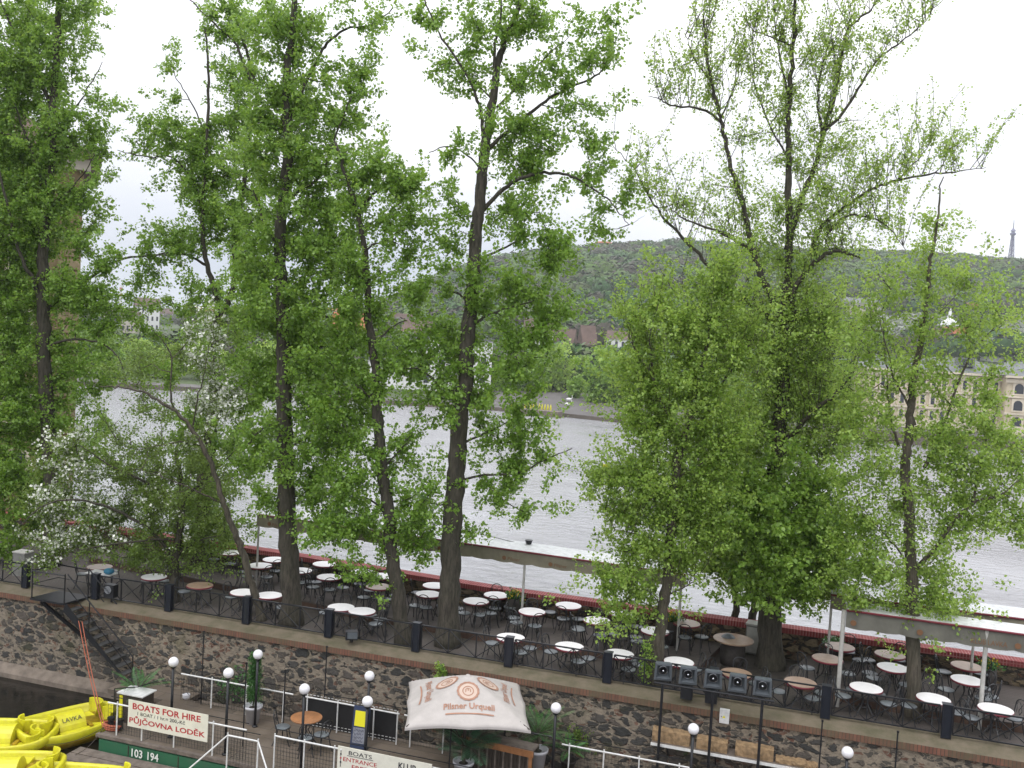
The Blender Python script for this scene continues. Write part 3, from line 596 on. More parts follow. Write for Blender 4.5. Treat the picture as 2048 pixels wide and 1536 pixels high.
# ---------------------------------------------------------------- yellow penguin figures and buoys, far swans
ORDW = ['one', 'two', 'three', 'four', 'five', 'six', 'seven', 'eight', 'nine', 'ten', 'eleven', 'twelve', 'thirteen', 'fourteen', 'fifteen']
def penguins():
    t = thing('penguin_figure', 'yellow upright bird figure in the row on the far quay', 'sculpture', (0, 0, 0), 0, 'row of yellow bird figures on the far quay'); t['label'] = 'yellow upright bird figure, leftmost in the quay row'
    MB().lathe([(0.10, 0), (0.15, 0.15), (0.16, 0.5), (0.13, 0.8), (0.08, 0.92)], 10).out('body', M['yellow'], t, True)
    MB().sphere((0, 0, 1.0), 0.10, 10, 8).tube([(0, -0.06, 1.0), (0, -0.2, .98)], [0.04, 0.01], 6).out('head', M['yellow'], t, True)
    first = True
    for k in range(15):
        px = 1029 + k * 5.7; py = interp(BANK, px) - 5; b = bank_xy(px); p = P_at(px, depth((*b, WZ)) + 0.8); p[2] = quay_z(px) + .08
        if first: t.location = tuple(p); first = False
        else: clone(t, p, 0, f'yellow upright bird figure, number {ORDW[k]} from the left in the quay row')
    bb = MB(); a, b = bank_xy(1020), bank_xy(1125); a, b = np.array(a), np.array(b); c = (a + b) / 2; v = b - a
    bb.box((c[0], c[1] - 1.5, WZ + 0.45), (np.linalg.norm(v), 2.2, 0.9), math.atan2(v[1], v[0]))
    tag(bb.out('quay_raft', M['wood']), 'low brown mooring raft under the row of yellow bird figures', 'raft')
penguins()
for px, py, lab in ((1210, 946, 'yellow buoy on the water nearest the middle of the river'), (1291, 902, 'small yellow buoy left of two seen through the leaves'), (1314, 904, 'small yellow buoy right of two seen through the leaves')):
    p = G(px, py, WZ); t = thing('river_buoy', lab, 'buoy', p); s = 0.9
    MB().lathe([(0.35 * s, -0.1), (0.42 * s, 0.1), (0.28 * s, 0.3)], 10).out('float', M['black'], t); MB().box((0, 0, 0.62 * s), (0.6 * s, 0.15 * s, 0.6 * s)).out('marker', M['yellow'], t)
for px, py, lab in ((1144, 808, 'upper of two white swans on the far quay'), (1143, 815, 'lower of two white swans on the far quay')):
    p = P_at(px, depth((*bank_xy(px), WZ)) + (14 if py == 808 else 8)); p[2] += .1; s = MB()
    s.lathe([(0.05, -0.2), (0.3, -0.05), (0.36, 0.15), (0.15, 0.35)], 10, (0, 0, 0.25), 1.5, 0.8); s.tube([(0.45, 0, 0.45), (0.62, 0, 0.7), (0.55, 0, 1.0), (0.7, 0, 1.02)], [0.12, 0.07, 0.06, 0.05], 6)
    tag(s.out('swan', M['whitewall'], loc=p), lab, 'swan')
# ================================================================ TREES
DENS = 2.55; CLR = 0.3
def smooth_path(P, k=5):
    P = np.asarray(P, float)
    if len(P) < 3: return np.array([P[0] + (P[-1] - P[0]) * t for t in np.linspace(0, 1, k + 1)])
    Q = np.vstack([2 * P[0] - P[1], P, 2 * P[-1] - P[-2]]); out = []
    for i in range(1, len(Q) - 2):
        for j in range(k):
            t = j / k; a, b, c, e = Q[i - 1], Q[i], Q[i + 1], Q[i + 2]
            out.append(0.5 * ((2 * b) + (c - a) * t + (2 * a - 5 * b + 4 * c - e) * t * t + (-a + 3 * b - 3 * c + e) * t ** 3))
    out.append(P[-1]); return np.array(out)
def make_leaves(B, E, per, size, spread, droop=0.35, asp=0.8):
    n = len(B) * per; idx = np.repeat(np.arange(len(B)), per); t = rng.uniform(0.15, 1.08, n)[:, None]
    ax = (E - B)[idx]; pos = B[idx] + ax * t + rng.normal(0, spread, (n, 3))
    a = ax / (np.linalg.norm(ax, axis=1, keepdims=True) + 1e-6) * 0.5 + rng.normal(0, 0.6, (n, 3)); a[:, 2] -= droop; a /= np.linalg.norm(a, axis=1, keepdims=True)
    nn = rng.normal(0, 0.7, (n, 3)); nn[:, 2] += 0.5; s = np.cross(a, nn); s /= np.linalg.norm(s, axis=1, keepdims=True) + 1e-6; nrm = np.cross(s, a)
    L = (size * rng.uniform(0.55, 1.45, n))[:, None]; w = L * asp * 0.5; fold = L * 0.12
    v = np.stack([pos, pos + a * L * 0.42 + s * w + nrm * fold, pos + a * L, pos + a * L * 0.42 - s * w + nrm * fold], 1).reshape(-1, 3)
    return v, np.arange(n * 4).reshape(-1, 4), idx
def tree(name, label, group, base, limbs, blobs_, leaf, bark, size=0.098, per=29, clump=2.1, sprigs=9, dens=DENS, gz=GZ, cat='tree', twig=0.42, flower=None, flare=1.35, d_off=0.0, csig=0.34, spread=0.075, clear=True, tr=0.012, seg=10, alltw=False, shoots=0):
    d0 = depth(G(base[0], base[1], gz)) + d_off; root = D(base[0], base[1], d0); root = np.array([root[0], root[1], gz if d_off == 0 else root[2]]); t = thing(name, label, cat, root, 0, group)
    tb = MB(); SK, SR, S2 = [], [], []
    for li, (r0, r1, pts, *rest) in enumerate(limbs):
        r0, r1 = r0 * (.86 if li == 0 else .62), r1 * .6
        off = rest[0] if rest else 0.0; n = len(pts); P = []
        for i, p in enumerate(pts):
            f = i / (n - 1); o = off * f if not (len(p) > 2) else p[2]
            P.append(D(p[0], p[1], d0 + o))
        if li == 0: P[0] = root + (0, 0, -0.15)
        P = smooth_path(P, 5); m = len(P); R_ = np.linspace(r0, r1, m) * (1 + 0.05 * np.sin(np.arange(m) * 1.7))
        if li == 0: R_[0] *= flare; R_[1] *= (1 + (flare - 1) * .55); R_[2] *= (1 + (flare - 1) * .25)
        P[1:] += rng.normal(0, 0.02, (m - 1, 3)) * (1 if r0 > 0.08 else 0.7)
        tb.tube(P - root, list(R_), seg if r0 > 0.15 else 6); SK.append(P); SR.append(R_)
    SKp = np.vstack(SK); SKr = np.concatenate(SR); nodes = [SKp]
    C_, A_ = [], []
    for bl in blobs_:
        cx, cy, rx, ry, dn = bl[:5]; off = bl[5] if len(bl) > 5 else 0.0; s = d0 / FPX; area = PI * rx * ry * s * s
        n = max(2, int(area * clump * dn * dens + 0.5)); q = rng.normal(0, 1, (n, 3)); q /= np.linalg.norm(q, axis=1, keepdims=True); q *= (rng.random(n) ** 0.42)[:, None]
        rz = min(rx, ry) * 0.85 * s; c = D(cx, cy, d0 + off + 0.2 * rz)
        C_.append(c + q[:, :1] * RT * rx * s + q[:, 1:2] * UP * ry * s + q[:, 2:] * FW * max(rz, 0.5))
    if C_:
        C_ = np.vstack(C_); dd = np.array([np.min(np.linalg.norm(SKp - c, axis=1)) for c in C_]); order = np.argsort(dd); C_ = C_[order]
        cur = SKp.copy(); B, E = [], []
        NR = list(np.minimum(SKr, 0.05))
        cand = np.zeros((len(SKp) + len(C_) * 3, 3)); cand[:len(SKp)] = SKp; cn = len(SKp)
        for c in C_:
            v = cand[:cn] - c; dist = np.linalg.norm(v, axis=1) + np.maximum(0, v[:, 2]) * 1.1; j = int(np.argmin(dist)); a = cand[j]; L_ = np.linalg.norm(c - a)
            if L_ > 0.12:
                mid = (a + c) / 2 + np.array([0, 0, -0.08 * L_]) + rng.normal(0, 0.06 * L_, 3); P = np.array([a, (a * .6 + mid * .4) , mid, (c * .6 + mid * .4), c])
                tb.tube(P - root, list(np.linspace(min(0.045, tr * (1 + L_ * 0.9)), tr * 0.55, 5)), 4, False)
                cand[cn] = mid; cand[cn + 1] = P[3]; cn += 2
            cand[cn] = c; cn += 1; up = (c - a) / (L_ + 1e-6)
            up2 = up * (1, 1, .5) + (0, 0, .25); up2 /= np.linalg.norm(up2); sz = rng.uniform(.6, 1.35)
            e = c + up2 * (rng.normal(.12, csig * 1.55, sprigs) * sz)[:, None] + rng.normal(0, csig * .62 * sz, (sprigs, 3)); b = c + (e - c) * 0.1
            dr = (e - c) + up2 * .15; dr[:, 2] += 0.15; dr /= np.linalg.norm(dr, axis=1, keepdims=True) + 1e-6
            E.append(e); B.append(e - dr * twig)
        B, E = np.vstack(B), np.vstack(E)
        if shoots:     # slender upright shoots along the finer limbs, each with a few small leaves
            thin = np.where((SKr < 0.085) & (SKr > 0.008))[0]
            for j in rng.choice(thin, shoots):
                a = SKp[j]; lat = rng.normal(0, 1, 3); lat[2] = 0; lat /= np.linalg.norm(lat); d_ = lat * rng.uniform(.15, .65) + np.array([0, 0, 1.0]); d_ /= np.linalg.norm(d_); L_ = rng.uniform(.7, 2.5)
                P = [a]
                for q in range(4): P.append(P[-1] + (d_ + rng.normal(0, .13, 3)) * L_ / 4)
                P = np.array(P); tb.tube(P - root, list(np.linspace(.012, .004, 5)), 3, False)
                for q in range(1, 5):
                    if rng.random() < (.25, .55, .85, .95)[q - 1]: B = np.vstack([B, P[q - 1:q]]); E = np.vstack([E, P[q:q + 1] + rng.normal(0, .05, (1, 3))])
        if clear:      # foliage keeps off the thick stems on the open side, as on the real trees
            thick = SKr > 0.10; TP, TR_ = SKp[thick], SKr[thick]
            if len(TP):
                keep = np.ones(len(E), bool); mid = (B + E) / 2 - CAM; zz = mid @ FW; X = (mid @ RT) / zz; Y = (mid @ UP) / zz
                tq = TP - CAM; tz = tq @ FW; TX = (tq @ RT) / tz; TY = (tq @ UP) / tz
                for i in range(len(E)):
                    near = (np.abs(TY - Y[i]) * tz < 0.5) & (np.abs(TX - X[i]) * tz < TR_ * 1.2 + 0.08) & (zz[i] < tz + 0.1)
                    if near.any() and rng.random() < CLR: keep[i] = False
                B, E = B[keep], E[keep]
        for i in range(0, len(B), 1 if alltw else 2): tb.tube([B[i] - root, E[i] - root], [tr * 0.4, tr * 0.25], 3, False)
        v, f, idx = make_leaves(B - root, E - root, per, size, spread)
        base_t = rng.uniform(0.2, 0.8, len(B))[idx]; tint = np.clip(base_t * 0.5 + rng.random(len(idx)) * 0.6 - 0.05, 0, 1)
        np_obj('crown', v, f, leaf, t, tint)
        if flower:
            FB = []
            for cx, cy, rx, ry, dn in flower:
                s = d0 / FPX; q = (E - CAM); z = q @ FW; sx = 1024 + FPX * (q @ RT) / z; sy = 768 - FPX * (q @ UP) / z
                sel = (((sx - cx) / rx) ** 2 + ((sy - cy) / ry) ** 2 < 1) & (rng.random(len(E)) < dn); FB.append(np.where(sel)[0])
            ids = np.unique(np.concatenate(FB))
            if len(ids):
                v, f, _ = make_leaves(B[ids] - root, E[ids] - root + (0, 0, 0.06), 11, 0.085, 0.055, droop=-0.3, asp=1.0); np_obj('blossom', v, f, M['blossom'], t)
    tb.out('trunk', bark, t, True)
    return t
G_TREES = 'tall trees on the island terrace'
# 1 leftmost poplar
tree('poplar_tree', 'leftmost tall poplar, dark trunk with dense foliage in front of the stone building', G_TREES, (100, 1132), [
    (.34, .12, [(100, 1132), (103, 1000), (96, 850), (88, 700), (86, 600), (86, 500), (95, 400), (103, 300), (107, 200), (113, 100), (120, 0), (128, -150)]),
    (.14, .05, [(86, 620), (66, 560), (45, 520), (12, 400), (-10, 300)], -1.2), (.12, .03, [(100, 612), (145, 585), (190, 548), (245, 517), (330, 510), (365, 505)], 0.8),
    (.09, .02, [(92, 700), (118, 684), (160, 678), (210, 690), (240, 722), (252, 760)], -0.8), (.11, .04, [(86, 380), (70, 320), (50, 280), (0, 266), (-40, 262)], -0.8),
    (.09, .03, [(70, 320), (45, 255), (28, 205)], -.5), (.11, .04, [(100, 205), (62, 120), (28, 60), (5, 10), (-20, -60)], 0.6), (.05, .012, [(112, 305), (135, 295), (165, 293), (205, 300), (245, 318)], 0.4),
    (.06, .02, [(108, 240), (150, 215), (180, 170), (205, 125)], .5), (.06, .02, [(95, 420), (130, 390), (165, 350), (195, 300)], -.6)],
    [(60, 60, 110, 110, 1.0), (150, 20, 55, 60, .6), (25, 190, 90, 100, 1.4), (10, 330, 80, 90, 1.3), (110, 300, 50, 60, 1.2), (15, 480, 80, 80, 1.2), (120, 400, 40, 60, 1.0), (120, 150, 50, 60, .5), (150, 230, 60, 45, .6), (205, 262, 35, 40, .5), (60, 330, 80, 60, .8), (175, 385, 35, 45, .8), (60, 440, 90, 90, .9), (160, 470, 50, 45, .55), (215, 530, 50, 35, .5),
     (20, 600, 80, 90, 1.3), (130, 570, 50, 60, 1.0), (150, 590, 70, 50, .7), (50, 720, 90, 80, 1.3), (180, 680, 60, 50, .6), (20, 830, 80, 90, 1.2), (110, 820, 50, 80, .9), (40, 960, 90, 80, 1.3), (40, 1060, 70, 50, .8), (190, 300, 45, 25, .5), (200, 190, 25, 40, .3), (215, 610, 45, 35, .6), (190, 745, 50, 45, .8), (170, 880, 50, 50, .8)], M['lf_pop'], M['bark'])
# 2 forked poplar behind the hawthorn
tree('poplar_tree', 'forked poplar with arm reaching left, between leftmost poplar and the thickest trunk', G_TREES, (398, 1146), [
    (.36, .22, [(398, 1146), (405, 1040), (412, 940), (425, 840), (430, 760), (430, 690), (434, 655)]),
    (.19, .07, [(434, 655), (450, 620), (470, 560), (470, 480), (480, 420), (490, 350), (505, 250), (512, 180), (492, 100), (470, 30), (455, -60)], .5),
    (.17, .05, [(434, 655), (432, 595), (415, 530), (405, 455), (409, 370), (414, 273), (417, 180), (415, 110), (410, 60)], -.6),
    (.09, .03, [(500, 160), (473, 92), (437, 55), (400, 20), (370, -12)], -.4), (.08, .02, [(405, 420), (385, 360), (362, 330), (339, 312), (300, 314), (262, 308), (235, 300)], -.5),
    (.07, .03, [(482, 350), (455, 352), (423, 364), (410, 385)], 0), (.09, .03, [(412, 530), (380, 512), (340, 505), (300, 513)], -.3), (.10, .04, [(440, 650), (468, 633), (500, 608), (530, 590)], .6),
    (.10, .04, [(425, 790), (458, 752), (493, 735), (520, 725)], .3), (.10, .04, [(428, 805), (461, 776), (493, 765), (523, 773)], -.5), (.07, .02, [(425, 600), (405, 620), (392, 612)], -.8), (.05, .01, [(414, 273), (380, 200), (350, 150), (340, 110)], -.3)],
    [(330, 175, 60, 80, .10), (400, 70, 45, 75, .09), (330, 260, 70, 60, .5), (400, 290, 70, 60, .85), (400, 380, 75, 60, .9), (330, 480, 60, 50, .75), (410, 470, 60, 60, .7), (300, 540, 50, 30, .5), (470, 120, 55, 90, .6), (460, 30, 60, 50, .6), (480, 240, 60, 60, .8), (470, 330, 60, 60, .85),
     (500, 430, 60, 60, .8), (480, 540, 70, 60, .85), (400, 590, 60, 40, .5), (490, 650, 60, 60, .8), (500, 800, 60, 60, .7), (470, 900, 60, 70, .8), (310, 620, 50, 45, .6), (400, 660, 40, 40, .5), (350, 740, 45, 50, .5), (390, 870, 60, 60, .9), (390, 1000, 70, 60, 1.0), (440, 1060, 60, 45, .7)], M['lf_pop'], M['bark'])
# 3 thickest straight trunk
tree('poplar_tree', 'straight poplar with the thickest dark trunk left of the leaning poplar', G_TREES, (583, 1248), [
    (.37, .10, [(583, 1248), (580, 1150), (575, 1050), (572, 950), (569, 850), (568, 740), (567, 650), (562, 560), (560, 480), (568, 400), (575, 300), (570, 200), (576, 120), (586, 40), (592, -60), (596, -170)]),
    (.10, .03, [(575, 250), (600, 190), (640, 110), (664, 77), (700, 55), (740, 52), (785, 18)], .5), (.09, .03, [(560, 420), (600, 380), (640, 350), (680, 250), (700, 200)], -.8), (.10, .03, [(566, 620), (620, 625), (680, 640), (720, 640)], .6),
    (.10, .03, [(568, 740), (600, 700), (640, 693), (670, 705), (692, 725)], -.5), (.08, .03, [(562, 500), (530, 450), (515, 400), (505, 380)], -.6), (.08, .03, [(572, 860), (540, 850), (510, 872), (495, 890)], -.5), (.07, .02, [(572, 900), (620, 870), (660, 850)], -1.0)],
    [(568, 900, 40, 70, .5, -1.0), (565, 620, 40, 50, .5, -.9), (560, 50, 80, 70, .8), (650, 60, 70, 50, .6), (745, 30, 45, 30, .5), (700, 150, 55, 45, .8), (690, 225, 65, 40, .85), (590, 200, 90, 90, 1.0), (540, 300, 80, 70, .9), (630, 320, 80, 70, 1.0), (580, 430, 100, 80, 1.05), (660, 480, 60, 70, .9), (520, 540, 60, 60, .85), (620, 560, 90, 70, 1.0),
     (540, 650, 70, 70, .75), (640, 660, 80, 70, .9), (620, 760, 80, 70, .95), (520, 760, 60, 60, .7), (640, 860, 80, 60, .9), (530, 880, 60, 70, .75), (620, 950, 70, 50, .7), (520, 990, 45, 45, .45), (660, 1010, 70, 45, .7)], M['lf_pop'], M['bark'])
# 4 leaning poplar
tree('poplar_tree', 'slimmer leaning poplar with a sinuous dark trunk between two straight poplars', G_TREES, (808, 1288), [
    (.27, .07, [(808, 1288), (798, 1200), (786, 1120), (776, 1020), (766, 950), (758, 860), (753, 790), (749, 720), (738, 640), (734, 560), (728, 490), (716, 428), (690, 345), (672, 285)]),
    (.08, .02, [(716, 428), (735, 400), (757, 380), (785, 362), (820, 355)], .4), (.06, .02, [(730, 505), (745, 490), (775, 481), (800, 490)], -.4), (.05, .02, [(727, 470), (745, 445), (772, 432)], .5), (.07, .02, [(747, 700), (775, 660), (815, 640)], .5),
    (.07, .02, [(755, 820), (735, 790), (710, 770)], -.5), (.06, .02, [(765, 940), (800, 900), (820, 880)], -.5), (.07, .02, [(776, 1030), (740, 1000), (700, 990)], .6), (.02, .005, [(740, 560), (775, 545), (805, 578)], -.6), (.015, .004, [(760, 900), (800, 880), (830, 885), (835, 910)], -.4)],
    [(735, 320, 55, 40, .75), (770, 370, 75, 45, .95), (800, 440, 50, 60, .8), (825, 385, 30, 40, .6), (815, 520, 35, 50, .6), (700, 400, 50, 50, .8), (715, 520, 60, 70, .9), (720, 620, 80, 60, 1.0), (700, 720, 70, 60, .95), (775, 740, 60, 60, .75), (690, 820, 80, 60, .95), (735, 900, 60, 40, .6), (800, 860, 40, 35, .5),
     (700, 960, 80, 45, .9), (810, 950, 60, 45, .5), (700, 1050, 90, 45, .9), (790, 1050, 80, 45, .8), (820, 1010, 60, 35, .7), (760, 1130, 70, 30, .6), (850, 1085, 45, 30, .4)], M['lf_pop'], M['bark'])
# 5 tall straight poplar in the middle
tree('poplar_tree', 'tall straight poplar in the middle with a long arm bowing down to the right', G_TREES, (896, 1290), [
    (.38, .10, [(896, 1290), (900, 1180), (903, 1080), (909, 980), (915, 900), (922, 820), (931, 740), (938, 640), (946, 560), (951, 480), (958, 410), (967, 330), (976, 260), (985, 200), (995, 130), (1012, 75), (1036, 20), (1055, -60)]),
    (.10, .03, [(968, 290), (962, 228), (948, 182), (926, 137), (885, 77), (855, 15), (840, -40)], -.5), (.09, .03, [(988, 180), (990, 100), (1000, 40), (1005, -60)], -.6),
    (.10, .02, [(975, 300), (1017, 262), (1081, 210), (1131, 178), (1190, 153), (1215, 120), (1240, 60)], .5), (.11, .015, [(960, 425), (1008, 378), (1044, 355), (1099, 346), (1144, 353), (1181, 374), (1213, 396), (1240, 428), (1259, 449)], -.5),
    (.06, .02, [(993, 215), (1035, 173), (1075, 130), (1115, 92)], .4), (.08, .02, [(938, 655), (967, 636), (1012, 617), (1070, 600)], -.5), (.05, .02, [(966, 345), (935, 310), (894, 293), (860, 305)], .3), (.07, .02, [(915, 960), (970, 950), (1040, 945), (1100, 915), (1145, 898)], -.3),
    (.07, .02, [(942, 600), (900, 580), (850, 560), (820, 590)], .4), (.07, .02, [(925, 790), (880, 770), (840, 740), (800, 735)], -.4), (.07, .02, [(950, 520), (1000, 500), (1060, 470), (1100, 455)], .6), (.07, .02, [(930, 750), (1000, 740), (1060, 730)], .7), (.05, .015, [(910, 1000), (880, 1010), (850, 1000)], 0), (.012, .004, [(1259, 449), (1275, 440), (1290, 430)], 0),
    (.07, .02, [(915, 890), (985, 860), (1040, 830)], .6), (.05, .015, [(985, 200), (950, 160), (930, 100)], .6)],
    [(950, 565, 40, 60, .55, -.9), (925, 800, 35, 60, .4, -.9), (972, 300, 35, 70, .35, -.8), (1040, 50, 60, 60, .75), (965, 50, 50, 60, .6), (870, 40, 45, 45, .5), (880, 130, 50, 50, .2), (960, 160, 45, 60, .5), (885, 292, 45, 25, .6), (1065, 150, 60, 50, .65), (1185, 105, 60, 60, .6), (1220, 30, 30, 45, .4), (1120, 170, 60, 30, .45), (1160, 210, 60, 25, .35), (1040, 250, 60, 55, .85), (1110, 280, 60, 30, .5), (1175, 280, 45, 35, .6), (1060, 320, 80, 45, .8), (1185, 350, 50, 30, .55), (1195, 425, 28, 55, .65), (1245, 380, 32, 28, .5),
     (1030, 430, 70, 60, .85), (1080, 490, 75, 45, .75), (910, 500, 45, 45, .6), (920, 400, 40, 45, .5), (850, 570, 60, 40, .75), (1040, 590, 90, 60, .85), (1110, 640, 60, 45, .7), (880, 680, 80, 55, .8), (830, 740, 55, 45, .6), (1040, 700, 80, 60, .8), (1060, 790, 60, 45, .55), (1010, 850, 70, 45, .65), (880, 790, 60, 60, .9), (930, 700, 50, 60, .8), (985, 760, 50, 50, .9), (1060, 905, 80, 26, .8), (1000, 930, 70, 35, .7), (1000, 990, 70, 35, .6), (1050, 1010, 30, 40, .55), (865, 985, 45, 45, .5), (880, 1085, 30, 35, .35), (930, 1060, 30, 25, .35)], M['lf_pop'], M['bark'])
# 6 big spreading poplar, young sparse leaves
T6 = tree('poplar_tree', 'broad poplar with sparse yellow green leaves and wide limbs, thick trunk beside grey cabinet', G_TREES, (1540, 1334), [
    (.42, .21, [(1540, 1334), (1541, 1240), (1542, 1140), (1546, 1040), (1552, 950), (1560, 860), (1566, 760), (1570, 680), (1572, 600)]),
    (.20, .05, [(1572, 600), (1578, 504), (1577, 403), (1577, 323), (1576, 240), (1580, 182), (1586, 101), (1590, 24), (1594, -60), (1596, -150)]),
    (.20, .04, [(1572, 660), (1545, 600), (1523, 557), (1511, 512), (1499, 476), (1487, 412), (1470, 355), (1446, 262), (1438, 226), (1422, 161), (1414, 101), (1406, 30)], -.7),
    (.17, .05, [(1572, 680), (1590, 640), (1587, 581), (1625, 529), (1661, 504), (1690, 505), (1720, 515)], -.9), (.16, .05, [(1574, 500), (1590, 440), (1605, 391), (1633, 323), (1645, 266), (1669, 190), (1682, 121), (1692, 65), (1715, 40), (1742, 20)], .5),
    (.09, .015, [(1645, 266), (1686, 226), (1722, 169), (1758, 117), (1803, 85), (1843, 48), (1885, 0)], .8), (.06, .02, [(1645, 266), (1635, 200), (1645, 130), (1665, 95)], 0), (.12, .012, [(1625, 500), (1641, 456), (1694, 412), (1742, 379), (1795, 361), (1871, 347), (1920, 343), (1972, 335)], .8),
    (.04, .01, [(1795, 361), (1843, 311), (1863, 278)], .8), (.07, .012, [(1650, 470), (1690, 434), (1742, 436), (1782, 460), (1811, 500)], -.4), (.07, .012, [(1440, 242), (1402, 218), (1341, 210), (1321, 198), (1295, 192)], -.5),
    (.10, .02, [(1511, 512), (1483, 488), (1438, 464), (1374, 442), (1345, 420)], -.6), (.13, .012, [(1545, 640), (1490, 600), (1430, 553), (1406, 517), (1362, 472), (1321, 428), (1293, 383), (1269, 339), (1224, 287)], .5),
    (.05, .01, [(1571, 310), (1540, 250), (1511, 174), (1507, 81), (1503, 40)], .5), (.05, .01, [(1584, 93), (1551, 77), (1507, 61), (1485, 30)], -.5), (.06, .02, [(1577, 190), (1560, 120), (1550, 40), (1545, -40)], .6),
    (.17, .05, [(1548, 950), (1570, 887), (1599, 853), (1626, 821), (1672, 789), (1710, 740)], -1.0), (.05, .01, [(1422, 161), (1385, 110), (1370, 60)], .3), (.05, .01, [(1438, 240), (1470, 170), (1490, 90)], .4)],
    [(1405, 130, 60, 90, .22), (1340, 195, 55, 25, .22), (1470, 150, 45, 80, .2), (1500, 280, 45, 70, .22), (1300, 360, 55, 50, .22), (1390, 400, 70, 45, .28), (1460, 420, 50, 60, .25), (1545, 70, 50, 90, .25), (1590, 180, 50, 80, .32), (1590, 290, 55, 70, .38), (1680, 110, 60, 80, .2), (1780, 60, 70, 55, .16), (1680, 280, 60, 80, .3), (1650, 390, 60, 60, .4), (1770, 320, 80, 50, .2), (1880, 290, 70, 45, .18),
     (1720, 420, 60, 40, .3), (1790, 450, 50, 35, .25), (1590, 420, 70, 60, .6), (1530, 500, 60, 50, .6), (1660, 500, 80, 40, .7), (1600, 600, 95, 65, 1.1), (1640, 680, 80, 75, 1.1), (1550, 700, 90, 75, 1.3), (1640, 790, 85, 65, 1.4), (1540, 820, 80, 60, 1.3), (1680, 870, 50, 70, 1.0), (1600, 900, 90, 45, 1.2), (1480, 620, 70, 50, .9), (1480, 870, 60, 60, 1)], M['lf_yel'], M['bark'], size=0.072, per=20, clump=3.6, sprigs=8, csig=0.42, dens=2.6, twig=.62, alltw=True, shoots=420, clear=False)
# 7 young poplar in front
tree('poplar_tree', 'young poplar with slim trunk growing just behind the floodlights', G_TREES, (1308, 1368), [
    (.20, .035, [(1308, 1368), (1318, 1290), (1326, 1215), (1336, 1150), (1342, 1050), (1349, 965), (1361, 895), (1375, 862), (1384, 818), (1394, 770), (1405, 720), (1414, 687), (1430, 655), (1445, 620), (1455, 570)]),
    (.08, .012, [(1361, 895), (1345, 848), (1320, 800), (1306, 760), (1282, 716), (1262, 680), (1255, 640)], -.3), (.06, .012, [(1378, 838), (1423, 794), (1467, 735), (1490, 700), (1510, 670)], .4), (.04, .01, [(1394, 770), (1385, 700), (1375, 620), (1360, 550)], .5),
    (.05, .012, [(1330, 1195), (1355, 1180), (1380, 1168), (1400, 1150)], -.3), (.04, .01, [(1325, 1215), (1310, 1195), (1290, 1180), (1260, 1180)], -.2), (.05, .01, [(1345, 1040), (1300, 1000), (1250, 960), (1215, 930)], .3), (.04, .01, [(1350, 960), (1400, 930), (1440, 900)], -.5), (.04, .01, [(1340, 1090), (1285, 1070), (1230, 1060)], -.4), (.03, .008, [(1306, 760), (1300, 680), (1320, 590), (1330, 540)], -.5)],
    [(1340, 570, 45, 45, .4), (1440, 560, 70, 55, .45), (1285, 640, 45, 50, .4), (1370, 660, 80, 50, .55), (1460, 670, 60, 60, .6), (1290, 740, 60, 50, .6), (1380, 760, 80, 50, .75), (1270, 820, 50, 40, .6), (1340, 850, 70, 50, .7), (1430, 860, 70, 60, .8), (1230, 940, 60, 35, .6), (1300, 940, 60, 45, .75), (1390, 960, 70, 50, .8), (1260, 1010, 70, 35, .7), (1350, 1030, 60, 45, .65), (1270, 1090, 50, 30, .6), (1350, 1110, 60, 35, .65), (1260, 1150, 60, 30, .7), (1290, 1190, 40, 25, .6), (1240, 1215, 35, 40, .4), (1420, 1060, 50, 40, .6)],
    M['lf_yel'], M['barkl'], size=0.082, per=27, clump=3.4, sprigs=8, csig=0.40, dens=5.6, shoots=60)
# 8, 9 maple stems behind, dark low crown
tree('maple_tree', 'left of two slim maple stems standing at the river parapet', G_TREES, (1473, 1292), [
    (.15, .04, [(1473, 1292), (1471, 1220), (1470, 1150), (1480, 1080), (1495, 1000), (1500, 930)]), (.05, .02, [(1471, 1160), (1440, 1110), (1420, 1060)], -.3)],
    [(1440, 1020, 80, 60, 1.1), (1470, 1110, 75, 55, 1.2), (1500, 950, 80, 50, 1.1), (1420, 930, 50, 50, .9), (1420, 1120, 45, 45, .8), (1500, 1160, 45, 35, .7)], M['lf_map'], M['bark'], size=0.108, per=28)
tree('maple_tree', 'right of two slim maple stems at the parapet, carrying a low dark crown', G_TREES, (1500, 1296), [
    (.17, .04, [(1500, 1296), (1506, 1230), (1518, 1170), (1540, 1090), (1570, 1010), (1600, 950)]), (.06, .02, [(1510, 1200), (1580, 1150), (1640, 1120)], -.8), (.06, .02, [(1525, 1130), (1500, 1060), (1490, 1000)], -.5)],
    [(1560, 980, 90, 60, 1.2, -3), (1640, 1010, 55, 60, 1, -2.6), (1560, 1080, 105, 55, 1.4, -3.2), (1650, 1090, 60, 60, 1.1, -2.4), (1580, 1150, 95, 40, 1.4, -3.2), (1500, 1090, 50, 50, 1, -2.4), (1660, 1165, 55, 40, .9, -2), (1520, 1180, 60, 26, 1.1, -3), (1460, 1010, 50, 50, 1, -2)], M['lf_map'], M['bark'], size=0.108, per=28)
